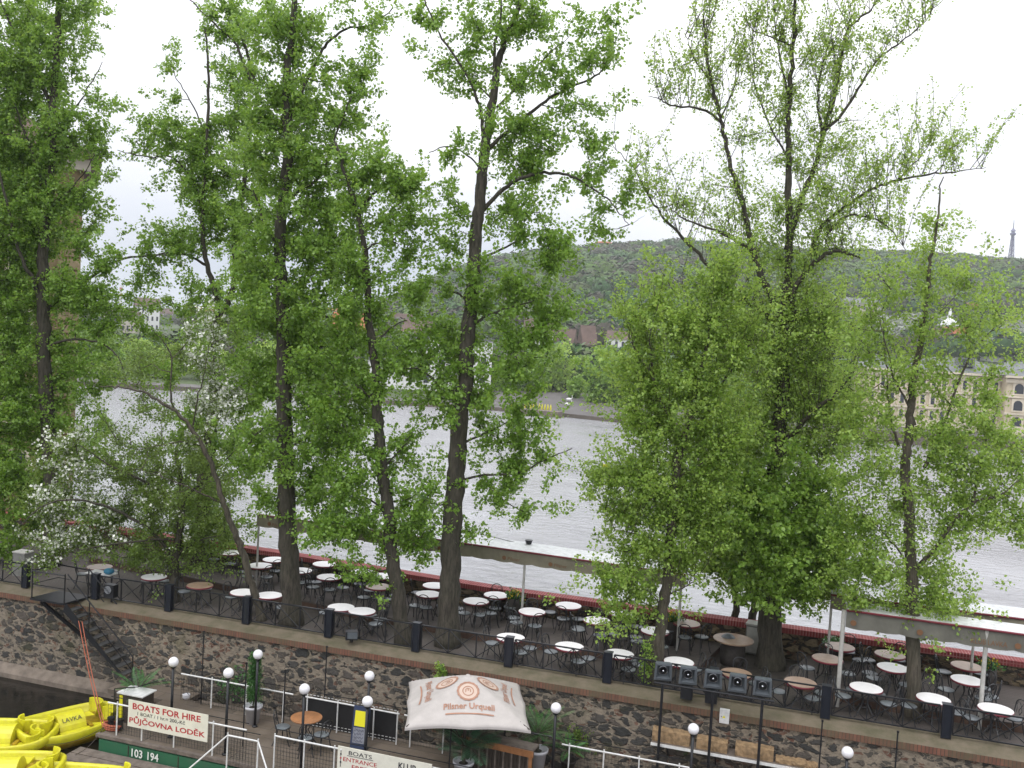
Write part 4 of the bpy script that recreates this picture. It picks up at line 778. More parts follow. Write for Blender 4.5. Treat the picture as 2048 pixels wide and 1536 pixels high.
# 10 right hand young poplar
tree('poplar_tree', 'airy young poplar at the right with slim grey trunk rising through the awnings', G_TREES, (1830, 1432), [
    (.22, .02, [(1830, 1432), (1828, 1350), (1825, 1250), (1823, 1169), (1820, 1090), (1818, 1023), (1811, 945), (1816, 880), (1821, 820), (1826, 770), (1837, 710), (1847, 648), (1855, 580), (1860, 528), (1871, 470), (1880, 400), (1885, 355)]),
    (.10, .02, [(1829, 1143), (1871, 1096), (1912, 1038), (1944, 1007), (1970, 998), (2000, 990), (2040, 960)], -.3), (.06, .012, [(1944, 1007), (1955, 960), (1967, 910), (1978, 860), (2000, 800)], .2), (.08, .015, [(1848, 935), (1868, 895), (1902, 809), (1938, 715), (1975, 669), (2017, 632)], .4),
    (.06, .015, [(1798, 893), (1780, 830), (1775, 760), (1770, 700), (1765, 620)], .6), (.06, .015, [(1830, 850), (1812, 800), (1790, 760), (1774, 700), (1760, 640)], -.4), (.05, .012, [(1819, 1132), (1790, 1090), (1756, 1054), (1720, 1012)], -.5), (.03, .008, [(1847, 648), (1885, 620), (1930, 570)], 0), (.03, .008, [(1818, 1023), (1780, 1000), (1740, 960)], .5)],
    [(1870, 440, 40, 70, .22), (1770, 560, 45, 50, .3), (1860, 560, 50, 50, .4), (1920, 560, 40, 40, .3), (1990, 590, 40, 40, .4), (1735, 660, 60, 50, .5), (1830, 660, 45, 50, .3), (1960, 660, 60, 50, .4), (1770, 750, 60, 50, .45), (1880, 750, 60, 50, .35), (1980, 760, 50, 50, .35), (1740, 850, 60, 50, .5), (1860, 850, 70, 40, .35), (2000, 860, 60, 50, .5), (1920, 920, 80, 40, .55), (1730, 950, 65, 45, .6),
     (1970, 970, 70, 45, .75), (2030, 1050, 50, 45, .8), (2040, 930, 40, 50, .6), (1940, 1040, 60, 30, .6), (1840, 990, 60, 45, .5), (1735, 1050, 65, 45, .6), (1860, 1070, 60, 40, .45), (1750, 1140, 70, 40, .6), (1870, 1150, 50, 50, .6), (1840, 1220, 70, 35, .8), (1750, 1190, 50, 30, .4), (1900, 1195, 30, 40, .5)], M['lf_yel'], M['barkl'], size=0.078, per=24, clump=3.4, sprigs=8, csig=0.42, dens=4.4)
# 11 leaning hawthorn
tree('hawthorn_tree', 'thin hawthorn leaning far to the left over the fence, brownish bare twigs', G_TREES, (527, 1240), [
    (.15, .03, [(527, 1240), (510, 1190), (497, 1150), (480, 1090), (466, 1058), (448, 1010), (430, 950), (404, 892), (371, 844), (333, 811), (285, 783), (240, 776), (200, 772)], -1.2),
    (.06, .012, [(350, 825), (342, 792), (342, 716), (325, 680), (309, 664)], -1.2), (.05, .01, [(404, 892), (360, 885), (310, 892), (270, 900)], -1.0), (.05, .01, [(448, 1010), (400, 985), (340, 960), (280, 940)], -.8), (.05, .01, [(385, 860), (395, 800), (410, 740), (420, 680)], -1.0)],
    [(330, 700, 50, 60, .5), (260, 760, 60, 35, .55), (330, 810, 60, 40, .7), (380, 900, 60, 50, .8), (280, 900, 70, 45, .8), (200, 850, 40, 30, .4), (405, 690, 45, 70, .9), (440, 790, 60, 60, .9), (440, 950, 45, 50, .4), (350, 990, 80, 50, .55)], M['lf_dull'], M['barkl'], size=0.06, per=24, clump=2.5, csig=0.3,
    flower=[(410, 690, 40, 90, .8), (440, 790, 70, 60, .8), (470, 830, 60, 50, .7), (400, 860, 60, 50, .4), (300, 1000, 90, 60, .08)], dens=2.4)
# 12 blossoming hawthorn
tree('hawthorn_tree', 'wide low hawthorn hung with white blossom over the stairs at the left', G_TREES, (345, 1204), [
    (.20, .08, [(345, 1204), (349, 1140), (356, 1080), (364, 1020), (362, 960), (350, 900)]), (.10, .02, [(352, 1120), (300, 1060), (230, 1020), (160, 1000), (90, 1010), (40, 1050)], -1.6), (.09, .02, [(364, 1020), (300, 970), (220, 930), (160, 890)], -.8),
    (.09, .02, [(364, 1000), (420, 950), (470, 900)], .4), (.07, .02, [(356, 1080), (300, 1080), (220, 1090), (150, 1100)], -1.8), (.06, .02, [(352, 1110), (400, 1080), (450, 1070)], -.6)],
    [(160, 900, 60, 50, .7), (90, 960, 50, 50, .6), (230, 940, 70, 60, .8), (320, 960, 70, 60, .85), (130, 1020, 80, 50, 1.0), (230, 1030, 80, 50, 1.0), (330, 1050, 80, 50, 1.0), (90, 1075, 45, 30, .9), (150, 1090, 60, 35, 1.0), (250, 1100, 70, 30, 1.0), (350, 1110, 80, 30, .9), (430, 1040, 60, 60, .8), (90, 1110, 25, 25, .6), (410, 960, 60, 60, .7), (440, 1100, 40, 30, .6)], M['lf_dull'], M['bark'], size=0.07, per=26, clump=2.5, csig=0.3,
    flower=[(90, 1060, 70, 90, .75), (150, 1000, 60, 90, .6), (120, 890, 70, 60, .6), (180, 1060, 60, 50, .45), (250, 1010, 60, 70, .22), (330, 1080, 120, 50, .04)], dens=2.6)
# far bank trees
def far_tree(name, label, px, pyb, blobs_, dens=0.9, leaf='lf_pop', size=0.55, back=18, per=16):
    b = bank_xy(px); d = depth((*b, WZ)) + back; p = P_at(px, d); p[2] = max(p[2], 0.1)
    t = thing(name, label, 'tree', p, 0, 'trees on the far bank'); q = p - CAM; d = q @ FW; pyb = 768 - FPX * (q @ UP) / d; top = min(bl[1] for bl in blobs_)
    H = (pyb - top) * d / FPX; MB().tube([(0, 0, -0.5), (0.1, 0, H * 0.35), (0, 0.1, H * 0.75)], [0.35, 0.25, 0.1], 7).out('trunk', M['bark'], t)
    B, E = [], []
    for cx, cy, rx, ry, dn in blobs_:
        s = d / FPX; n = int(PI * rx * ry * s * s * 1.9 * dn * dens) + 6; u = rng.normal(0, 1, (n, 3)); u /= np.linalg.norm(u, axis=1, keepdims=True); rr = rng.random(n) ** 0.28
        lump = 1 + 0.14 * np.sin(u[:, 0] * 5 + cx) * np.cos(u[:, 2] * 6 + cy); u *= (rr * lump)[:, None]; c = D(cx, cy, d)
        e = c + u[:, :1] * RT * rx * s + u[:, 1:2] * UP * ry * s + u[:, 2:] * FW * min(rx, ry) * s; B.append(c + (e - c) * 0.85); E.append(e)
    B, E = np.vstack(B) - p, np.vstack(E) - p; v, f, idx = make_leaves(B, E, per, size, 0.32, 0.2, 0.9)
    np_obj('crown', v, f, M[leaf], t, np.clip(rng.uniform(0.1, 0.9, len(B))[idx] * 0.6 + rng.random(len(idx)) * 0.4, 0, 1))
    return t
for nm, lab, px, bl, dn, lf, bk in [
    ('round_tree', 'small perfectly round bright green tree on the far quay', 1152, [(1151, 776, 17, 24, 1.3)], 1.2, 'lf_pop', 20),
    ('willow_tree', 'pale green willow left of the round tree on the far quay', 1118, [(1118, 728, 36, 42, 1), (1098, 775, 24, 28, 1)], 1, 'lf_yel', 26),
    ('broad_tree', 'large broad tree hanging over the water right of the round tree', 1215, [(1212, 738, 42, 48, 1.2), (1215, 770, 42, 35, 1), (1190, 790, 26, 30, 1), (1240, 790, 40, 35, 1), (1262, 755, 30, 35, 1)], 1, 'lf_pop', 18),
    ('broad_tree', 'second large tree on the far bank behind the young poplar leaves', 1320, [(1320, 770, 50, 50, 1), (1390, 790, 45, 45, 1)], 1, 'lf_pop', 20),
    ('broad_tree', 'far bank tree hidden mostly by the broad poplar, left of the palace', 1480, [(1480, 790, 60, 50, 1), (1560, 800, 50, 50, 1)], 1, 'lf_map', 20),
    ('broad_tree', 'far bank tree touching the left end of the palace', 1660, [(1650, 790, 55, 70, 1)], 1, 'lf_pop', 12),
    ('brown_tree', 'reddish brown leafing tree squeezed between the round tree and the spruce', 1172, [(1172, 745, 14, 40, .7), (1177, 780, 10, 20, .8)], .8, 'lf_dull', 34),
    ('broad_tree', 'green tree behind the yellow bird figures', 1060, [(1062, 745, 42, 45, 1), (1020, 760, 40, 42, 1)], 1.1, 'lf_pop', 24),
    ('broad_tree', 'tree on the far bank behind the straight middle trunk', 960, [(980, 770, 35, 30, .7), (860, 760, 35, 30, .8)], .8, 'lf_pop', 40),
    ('broad_tree', 'row end tree on the far bank behind the leaning poplar', 780, [(770, 750, 60, 35, 1), (700, 750, 45, 30, 1)], 1, 'lf_pop', 20),
    ('broad_tree', 'island tree seen between the thickest trunk and the leaning poplar', 640, [(640, 740, 60, 38, 1)], 1, 'lf_pop', 20),
    ('broad_tree', 'island tree behind the thickest trunk', 540, [(540, 725, 60, 45, 1)], 1, 'lf_yel', 20),
    ('willow_tree', 'bright yellow green tree on the island in the left gap', 320, [(280, 700, 30, 22, 1), (330, 718, 55, 26, 1), (410, 715, 45, 35, 1)], 1, 'lf_yel', 22),
    ('broad_tree', 'darker green tree at the left gap beside the leftmost trunk', 185, [(190, 690, 50, 38, 1), (230, 720, 45, 28, 1), (130, 700, 40, 40, 1)], 1, 'lf_pop', 18),
    ('broad_tree', 'low dark shrubby tree at the waterline in the left gap', 400, [(440, 745, 60, 25, 1), (330, 735, 60, 22, 1), (250, 745, 60, 18, 1)], 1, 'lf_dull', 10),
    ('broad_tree', 'far bank tree at the extreme left edge', 30, [(30, 700, 60, 50, 1)], 1, 'lf_pop', 18)]:
    far_tree(nm, lab, px, 0, bl, dn, lf, back=bk)
def spruce():
    px = 1190; d = depth((*bank_xy(px), WZ)) + 40; p = P_at(px, d); t = thing('spruce_tree', 'dark leaning spruce on the far bank', 'tree', p, 0, 'trees on the far bank')
    q = p - CAM; d = q @ FW; top = D(1198, 690, d) - p; MB().tube([(0, 0, -.5), tuple(top)], [0.4, 0.05], 7).out('trunk', M['bark'], t); B, E = [], []
    for k in range(420):
        f = rng.uniform(0.18, 1.0); a = rng.uniform(0, 2 * PI); c = top * f; r = (1 - f) * 3.6 * rng.uniform(.5, 1.1) + 0.3; B.append(c); E.append(c + (r * math.cos(a), r * math.sin(a), -0.3 * r))
    v, f, idx = make_leaves(np.array(B), np.array(E), 26, 0.35, 0.14, 0.3, 0.5); np_obj('crown', v, f, M['lf_spruce'], t, rng.random(len(idx)))
M['lf_spruce'] = leaf_mat('spruce_needles', [(0.008, 0.018, 0.016), (0.022, 0.042, 0.034), (0.014, 0.028, 0.022)], 0)
spruce()
# ================================================================ ISLAND TERRACE
XL, XR = -30.0, 22.0
PAR = [(XL, 5.9), (-10.4, 5.3), (-6.3, 4.95), (-1.7, 4.55), (8, 4.65), (13.5, 4.5), (XR, 4.5)]
def pary(x): return float(np.interp(x, [a[0] for a in PAR], [a[1] for a in PAR]))
b = MB(); xs = np.linspace(XL, XR, 40)
b.add([(x, 0.1, GZ) for x in xs] + [(x, pary(x) + 0.1, GZ) for x in xs], [(i, i + 1, 41 + i, 40 + i) for i in range(39)]); b.out('terrace_paving', M['paving'])['kind'] = 'structure'
def deck(poly, nm):
    MB().prism(poly, DZ - 0.04, DZ).out(nm, M['deck'])['kind'] = 'structure'
    c = np.mean(poly, 0); pin = [tuple(c + (np.array(p) - c) * 0.997) for p in poly]; MB().prism(pin, GZ - 0.02, DZ - 0.042).out(nm + '_edge', M['deckside'])['kind'] = 'structure'
deck([(-17.5, 3.9), (-11.1, 3.05), (-6.0, 2.32), (-1.5, 1.98), (5.0, 2.2), (5.45, pary(5.4) - 0.03), (-1.7, 4.5), (-6.3, 4.9), (-17.5, 5.35)], 'terrace_deck')
deck([(7.25, 2.2), (9.3, 1.5), (XR, 1.35), (XR, 4.45), (7.9, 4.6)], 'terrace_deck')
MB().add([(5.5, 2.0, GZ + .01), (7.2, 2.0, GZ + .01), (7.85, 4.55, GZ + .01), (5.5, 4.55, GZ + .01)], [(0, 1, 2, 3)]).out('soil_bed', M['soil'])['kind'] = 'structure'
# front retaining wall
w = thing('retaining_wall', 'rough dark rubble wall with brick coping below the terrace fence', 'wall', (0, 0, 0))
MB().box((-4, -0.12, -1.74), (52, 0.48, 2.88)).out('stonework', M['wall'], w)
MB().add([(XL, -0.36, -2.42), (XR, -0.36, -2.42), (XR, -0.62, -2.66), (XL, -0.62, -2.66), (XL, -0.68, -3.4), (XR, -0.68, -3.4)], [(0, 3, 2, 1), (3, 4, 5, 2)]).out('footing', M['wall_foot'] if 'wall_foot' in M else M.setdefault('wall_foot', mat('rendered_footing', (0.22, 0.18, 0.145), 0.9, noise=0.5, nscale=2.5, bump=0.5, bscale=9)), w)
MB().add([(XL, -.43, -.13), (XR, -.43, -.13), (XR, .14, .03), (XL, .14, .03), (XL, -.43, -.17), (XR, -.43, -.17), (XR, .14, -.17), (XL, .14, -.17)], [(0, 1, 2, 3), (1, 5, 6, 2), (3, 7, 4, 0), (2, 6, 7, 3)]).out('coping_top', M['coptop'], w)
MB().add([(XL, -.43, -.13), (XL, -.43, -.30), (XR, -.43, -.30), (XR, -.43, -.13), (XL, -.3, -.30), (XR, -.3, -.30)], [(0, 1, 2, 3), (1, 4, 5, 2)]).out('brick_course', M['coping'], w)
# river parapet
w = thing('river_parapet', 'low sandstone parapet with red brick coping along the river side', 'wall', (0, 0, 0)); a = MB(); c = MB()
for i in range(len(PAR) - 1):
    (xa, ya), (xb, yb) = PAR[i], PAR[i + 1]
    a.add([(xa, ya, GZ - .3), (xb, yb, GZ - .3), (xb, yb, 0.66), (xa, ya, 0.66), (xa, ya + .36, WZ - 1), (xb, yb + .36, WZ - 1), (xb, yb + .36, 0.66), (xa, ya + .36, 0.66)], [(0, 1, 2, 3), (5, 4, 7, 6), (3, 2, 6, 7)])
    c.add([(xa, ya - .05, 0.66), (xb, yb - .05, 0.66), (xb, yb - .05, 0.82), (xa, ya - .05, 0.82), (xa, ya + .40, 0.66), (xb, yb + .40, 0.66), (xb, yb + .40, 0.82), (xa, ya + .40, 0.82)], [(0, 1, 2, 3), (5, 4, 7, 6), (3, 2, 6, 7), (1, 0, 4, 5)])
a.out('stonework', M['parapet'], w); c.out('brick_coping', M['redbrick'], w)
# ---------------------------------------------------------------- fence along the wall head
SP = 2.7549
def fence():
    t = thing('terrace_fence', 'black iron fence with cross braces and square posts along the wall top', 'fence', (0, 0, 0))
    for i in range(-9, 8):
        x = i * SP; p = MB(); p.box((x, 0, 0.40), (0.20, 0.16, 0.80)); p.tube([(x - .10, -.085, 0), (x - .10, -.085, .8)], .018, 5); p.tube([(x + .10, -.085, 0), (x + .10, -.085, .8)], .018, 5); p.box((x, 0, .81), (0.23, 0.19, 0.03)); p.out('fence_post', M['navy'], t)
        if i == 7 or i == -6: continue
        f = MB(); a, e = x + 0.15, x + SP - 0.15; ws = np.linspace(a, e, 4)
        f.box(((a + e) / 2, 0, .76), (e - a, .04, .035)).box(((a + e) / 2, 0, .09), (e - a, .04, .03))
        for q in ws: f.box((q, 0, .42), (.03, .03, .66))
        for k in range(3):
            f.tube([(ws[k], 0.004, .1), (ws[k + 1], 0.004, .75)], .014, 4, False); f.tube([(ws[k], -.004, .75), (ws[k + 1], -.004, .1)], .014, 4, False)
            f.sphere(((ws[k] + ws[k + 1]) / 2, 0, .425), .028, 6, 4)
        f.out('fence_panel', M['black'], t)
fence()

# ---------------------------------------------------------------- tables and chairs
def make_table(top, nm, rim='rim'):
    t = thing('bistro_table', '', 'table'); t.name = 'bistro_table'
    MB().lathe([(.385, .70), (.40, .712), (.40, .722)], 32).out('table_top', M[top], t)
    MB().lathe([(.398, .665), (.412, .675), (.412, .709), (.404, .714), (.398, .709)], 32).out('rim', M[rim], t, True)
    for k in range(4):
        a = k * PI / 2 + .6; c, s = math.cos(a), math.sin(a)
        MB().tube([(r * c, r * s, z) for r, z in ((.22, .67), (.10, .55), (.07, .42), (.12, .27), (.24, .12), (.29, .02), (.33, .0), (.35, .03))], .014, 5).out('leg', M['iron'], t)
    MB().tube([(.15 * math.cos(a), .15 * math.sin(a), .25) for a in np.linspace(0, 2 * PI, 13)], .009, 4).out('ring_brace', M['iron'], t)
    return t
def make_chair():
    t = thing('bistro_chair', '', 'chair')       # faces +Y
    MB().lathe([(.185, .44), (.20, .448), (.20, .462), (.19, .468)], 20).out('seat', M['seat'], t, True)
    MB().tube([(.2 * math.cos(a), .2 * math.sin(a), .445) for a in np.linspace(0, 2 * PI, 17)], .014, 5).out('seat_ring', M['iron'], t)
    for sx, sy in ((-1, 1), (1, 1), (-1, -1), (1, -1)):
        MB().tube([(sx * .13, sy * .13, .44), (sx * .15, sy * .155, .28), (sx * .17, sy * .19, .1), (sx * .20, sy * .23, 0)], .0135, 5).out('leg', M['iron'], t)
    h = MB(); hoop = [(-.15, -.13, .44), (-.175, -.18, .6), (-.18, -.21, .74)] + [(-.18 * math.cos(a), -.215 - .02 * math.sin(a), .76 + .14 * math.sin(a)) for a in np.linspace(0.1, PI - .1, 9)] + [(.18, -.21, .74), (.175, -.18, .6), (.15, -.13, .44)]
    h.tube(hoop, .014, 5)
    for s in (-1, 1):
        h.tube([(s * .0, -.17, .52), (s * .05, -.19, .62), (s * .0, -.21, .72), (s * .05, -.222, .81), (s * .12, -.22, .82), (s * .15, -.21, .75), (s * .12, -.20, .66), (s * .13, -.18, .55)], .008, 4)
    h.out('backrest', M['iron'], t); return t
TW, TBn, CH = make_table('tabletop', 'w'), make_table('tablebrown', 'b', 'rim'), make_chair()
USED = {}
ORD = ['first', 'second', 'third', 'fourth', 'fifth', 'sixth', 'seventh', 'eighth', 'ninth', 'tenth', 'eleventh', 'twelfth', 'thirteenth', 'fourteenth', 'fifteenth', 'sixteenth']
def place(proto, key, loc, rz, label, group):
    if key not in USED:
        USED[key] = 1; proto.location = tuple(float(v) for v in loc); proto.rotation_euler = (0, 0, rz); proto['label'] = label; proto['group'] = group; return proto
    return clone(proto, loc, rz, label, group)
ROWS = [('fence row', 'in the row beside the fence', GZ, [
            (195, 1135, 'b', (80, 200)), (304, 1155, 'w', (20, 150, 80)), (396, 1172, 'b', (100, 190)), (483, 1186, 'w', (60, 160)), (535, 1192, 'w', (-20, 40, 130)), (679, 1216, 'w', (100, 170)), (721, 1224, 'w', (30, -10, 80)),
            (1019, 1277, 'w', (110, 10, -35, 175)), (1137, 1295, 'w', (100, 175, 10, -60)), (1237, 1310, 'w', (100, 20, -60, 60)), (1357, 1326, 'w', (50, 160)), (1472, 1349, 'b', (20, 150, 90)), (1601, 1367, 'b', (20, 190, 110, -50)), (1733, 1378, 'w', (110, 190, -10, 60)), (1868, 1400, 'w', (80, 190, 10)), (1993, 1421, 'w', (100, 200, 40))]),
        ('deck front', 'in the front row on the deck', DZ, [
            (520, 1131, 'w', (-100, -30, 200)), (600, 1141, 'w', (-60, -20)), (658, 1154, 'w', (-120, -60, 0, 170)), (757, 1173, 'b', (-110, -50, 20, 150)), (857, 1188, 'w', (-120, -70, -20)), (952, 1202, 'w', (-110, -60, -10, 200)), (1064, 1223, 'w', (-130, -60, 100, 180)), (1194, 1241, 'w', (-150, -20, 195, -70)), (1310, 1262, 'w', (-140, 170, -60)),
            (1655, 1317, 'b', (-150, -20, 90)), (1786, 1335, 'w', (-150, -60, -20, 175)), (1935, 1360, 'w', (-150, -60, -20, 30))]),
        ('deck back', 'in the back row on the deck', DZ, [
            (349, 1099, 'w', (-60, 200)), (460, 1105, 'w', (-60, 200)), (549, 1119, 'w', (-60, 0)), (649, 1128, 'w', (-30, 200)), (726, 1144, 'w', (-30, -80, 180)), (766, 1152, 'w', (-20,)), (870, 1171, 'w', (-40, 200)), (993, 1190, 'w', (-20, -70, 100)), (1137, 1211, 'w', (190, -40, -90)), (1245, 1227, 'w', (-20, 200, -90)), (1373, 1246, 'b', (-30, -90, 200)),
            (1680, 1293, 'b', (-20, 20)), (1780, 1309, 'b', (-20, 180, 60)), (1934, 1332, 'b', (170, 40))])]
def side(a):
    a %= 360
    return ['right hand', 'far right', 'river', 'far left', 'left hand', 'near left', 'near', 'near right'][int(((a + 22.5) % 360) // 45)]
for rn, rw, fz, tabs in ROWS:
    for k, (px, py, c, angs) in enumerate(tabs):
        p = G(px, py, fz + .715); p = (p[0], p[1] + (0.10 if rn == 'fence row' else 0), fz); cn = 'brown' if c == 'b' else 'white'
        place(TBn if c == 'b' else TW, c, p, rng.uniform(0, 1.5), f'round {cn} bistro table, {ORD[k]} from the left {rw}', f'round bistro tables {rw}')
        seen = set()
        for a in angs:
            s = side(a)
            while s in seen: a += 45; s = side(a)
            seen.add(s); r = math.radians(a + rng.uniform(-9, 9)); q = (p[0] + .56 * math.cos(r), p[1] + .56 * math.sin(r), fz)
            if q[1] < 0.25: q = (q[0], 0.30, fz)
            if rn == 'deck back' and q[1] > pary(q[0]) - .3: q = (q[0], pary(q[0]) - .32, fz)
            place(CH, 'c', q, r + PI / 2 + rng.uniform(-.35, .35), f'wire chair on the {s} side of the {ORD[k]} table from the left, {rn}', 'dark wire bistro chairs on the terrace')
t = thing('beer_table', 'large round brown table behind the grey litter bin', 'table', (*G(1467, 1278, .62)[:2], GZ))
MB().lathe([(.56, .70), (.58, .715), (.58, .74), (.56, .745)], 32).out('table_top', M['tablebrown'], t)
MB().lathe([(.33, 0), (.36, .2), (.36, .5), (.30, .70)], 20).out('barrel_base', M['barrel'], t, True)
# tall stools stacked at the parapet, planters, bins, cabinet
def planter(px, py, label, col, z=DZ, r=.22, h=.72):
    p = G(px, py, z); t = thing('barrel_planter', label, 'planter', (p[0], p[1], z), 0)
    MB().lathe([(r * .85, 0), (r, h * .4), (r * 1.02, h * .6), (r * .95, h), (r * .85, h), (r * .82, h - .05)], 18).out('tub', M['barrel'], t, True)
    n = 60; B = rng.normal(0, r * .45, (n, 3)); B[:, 2] = h; E = B + rng.normal(0, .08, (n, 3)); E[:, 2] = h + rng.uniform(.05, .22, n)
    v, f, i = make_leaves(B, E, 9, .06, .03, -.3); np_obj('foliage', v, f, M['lf_fern'], t, rng.random(len(i)))
    v, f, i = make_leaves(B[:18], E[:18] + (0, 0, .05), 8, .045, .02, -.5, 1.0); np_obj('flowers', v, f, M[col], t)
planter(1024, 1240, 'tall dark planter with yellow flowers beside the awning pole', 'flower'); planter(1342, 1288, 'dark planter with yellow flowers behind the young poplar', 'flower')
planter(1662, 1325, 'round dark pot with white flowers near the right awning', 'blossom', r=.25, h=.5); planter(1972, 1375, 'round dark pot with leafy plant by the right awning pole', 'flower', r=.25, h=.55)
planter(1030, 1238, 'second dark planter tucked behind the tall one with yellow flowers', 'flower', r=.18, h=.5)
p = G(1453, 1324, GZ); t = thing('litter_bin', 'grey round litter bin with dark domed lid', 'bin', (p[0], p[1], GZ))
MB().lathe([(.17, 0), (.18, .1), (.215, .62)], 20).out('body', M['bin'], t, True); MB().lathe([(.23, .62), (.235, .68), (.21, .74), (.12, .82), (.02, .84)], 20).out('lid', M['housing'], t, True); MB().box((0, -.2, .70), (.2, .06, .07)).out('slot', M['black'], t)
p = G(1512, 1308, GZ); t = thing('metal_cabinet', 'light grey metal cabinet beside the thickest right trunk', 'cabinet', (p[0] - .1, p[1], GZ), -.15)
MB().box((0, 0, .47), (.42, .4, .86)).out('body', M['bin'], t); MB().box((0, 0, .93), (.46, .44, .05)).out('top', M['polewhite'], t); MB().box((0, -.205, .47), (.36, .012, .76)).out('door', M['polewhite'], t)
p = G(45, 1150, GZ); t = thing('metal_cabinet', 'pale cabinet under the blossoming tree behind the fence at far left', 'cabinet', (p[0], p[1], GZ)); MB().box((0, 0, .4), (.5, .4, .8)).out('body', M['bin'], t); MB().box((0, 0, .82), (.54, .44, .04)).out('top', M['polewhite'], t)

# ---------------------------------------------------------------- awnings
def awning(label, Y, pxa, pya, pxb, pyb, drop, back, poles, vm, text=(), gz=DZ):
    A, B = V(pxa, pya, Y), V(pxb, pyb, Y); z = (A[2] + B[2]) / 2; L_ = B[0] - A[0]
    t = thing('terrace_awning', label, 'awning', (A[0], Y, 0)); zz = lambda x: A[2] + (B[2] - A[2]) * (x / L_)
    n = int(L_ / .16); vs, fs = [], []
    for i in range(n + 1):
        x = L_ * i / n; vs += [(x, -.02 - .012 * math.sin(i * .9), zz(x)), (x, -.035 - .02 * math.sin(i * .7), zz(x) - drop - .035 * abs(math.sin(i * .5 * PI / 2)))]
    fs = [(2 * i, 2 * i + 1, 2 * i + 3, 2 * i + 2) for i in range(n)]
    va = MB().add(vs, fs).out('valance', M[vm], t); so = va.modifiers.new('thickness', 'SOLIDIFY'); so.thickness = .012
    MB().add([(0, -.02, zz(0) + .04), (L_, -.02, zz(L_) + .04), (L_, back, zz(L_) + .10), (0, back, zz(0) + .10), (0, -.02, zz(0)), (L_, -.02, zz(L_)), (L_, back, zz(L_) + .03), (0, back, zz(0) + .03)],
             [(0, 1, 2, 3), (4, 7, 6, 5), (0, 4, 5, 1), (2, 6, 7, 3), (1, 5, 6, 2), (3, 7, 4, 0)]).out('roof_cover', M['roofwhite'], t)
    MB().tube([(0, -.05, zz(0) + .02), (L_, -.05, zz(L_) + .02)], .03, 6).out('front_bar', M['rim'], t)
    for (px, pr) in poles:
        x = V(px, 1250, Y)[0] - A[0]; MB().tube([(x, .02, gz), (x, .02, zz(x))], pr, 8).out('pole', M['polewhite'], t)
    for s, x, m_, h, wd in text:
        text_obj('lettering', s, M[m_], t, Matrix.Translation((x, -.075, zz(x) - drop * .85)) @ XZ, h, wd)
    return t, zz, L_
t, zz, L_ = awning('long awning with khaki valance and white poles over the left deck', 3.2, 515, 1029, 1372, 1150, .36, .95, [(508, .035), (880, .035), (1042, .04), (1357, .04)], 'valance')
for k, px in enumerate((560, 790, 905, 1036, 1130, 1240)):
    x = V(px, 1110, 3.2)[0] - t.location.x - .3; text_obj('lettering', 'Pilsner', M['textdark'], t, Matrix.Translation((x, -.075, zz(x) - .30)) @ XZ, .10, .40)
    MB().lathe([(.065, 0), (.065, .008)], 12).out('emblem', M['textdark'], t, loc=(x - .12, -.07, zz(x) - .24)).rotation_euler = (PI / 2, 0, 0)
awning('back right awning with khaki valance and white top near the river', 3.2, 1662, 1190, 2140, 1251, .36, .9, [(1660, .035), (1950, .035)], 'valance')
t, zz, L_ = awning('front right awning with grey valance lettered with the club name', 1.25, 1693, 1221, 2150, 1284, .42, .62, [(1686, .055), (1975, .055)], 'valance2', gz=GZ)
x = V(1941, 1280, 1.25)[0] - t.location.x; text_obj('lettering', 'KLUB LAVKA', M['textdark'], t, Matrix.Translation((x, -.08, zz(x) - .36)) @ XZ, .13, .82)
for px in (1706, 1840, 2038):
    x = V(px, 1250, 1.25)[0] - t.location.x; MB().lathe([(.075, 0), (.075, .008)], 12).out('emblem', M['textdark'], t, loc=(x, -.075, zz(x) - .28)).rotation_euler = (PI / 2, 0, 0)
# small dark uplighter on the long awning
c = V(1057, 1093, 4.0); t = thing('garden_spotlight', 'small dark spotlight standing on the long awning cable', 'lamp', c); MB().lathe([(.06, 0), (.09, .1), (.12, .2), (.125, .21)], 12).out('shade', M['black'], t); MB().box((0, 0, -.05), (.35, .06, .05)).out('bracket', M['black'], t)
MB().tube([V(960, 1068, 4.0), V(1057, 1091, 4.0), V(1180, 1106, 4.0), V(1330, 1125, 4.0)], .012, 4).out('cable', M['black'], t).parent = t
bpy.data.objects['cable'].location = tuple(-v for v in c)

# ---------------------------------------------------------------- stairs and landing
t = thing('iron_staircase', 'black iron staircase with landing going down to the pontoon', 'stairs', (0, 0, 0))
MB().prism([(-15.45, -.95), (-14.15, -.95), (-14.0, .1), (-15.3, .1)], -.02, .04).out('landing', M['black'], t)
ns = 11; X0, X1, Z1 = -14.1, -11.55, PZ
for k in range(ns):
    f = (k + .5) / ns; MB().box((X0 + (X1 - X0) * f, -.50, Z1 * (k + 1) / (ns + 1)), (.24, .82, .03)).out('tread', M['tread'], t)
for y in (-.93, -.07 - .02): MB().add([(X0, y, .04), (X1, y, PZ + .04), (X1, y, PZ - .0), (X0 - .08, y, -.22), (X0, y + .03, .04), (X1, y + .03, PZ + .04), (X1, y + .03, PZ), (X0 - .08, y + .03, -.22)], [(0, 3, 2, 1), (4, 5, 6, 7), (0, 1, 5, 4), (1, 2, 6, 5), (2, 3, 7, 6), (3, 0, 4, 7)]).out('stringer', M['black'], t)
MB().tube([(-15.1, -.85, -.05), (-13.9, -.38, -1.1)], .06, 4).out('brace', M['black'], t)
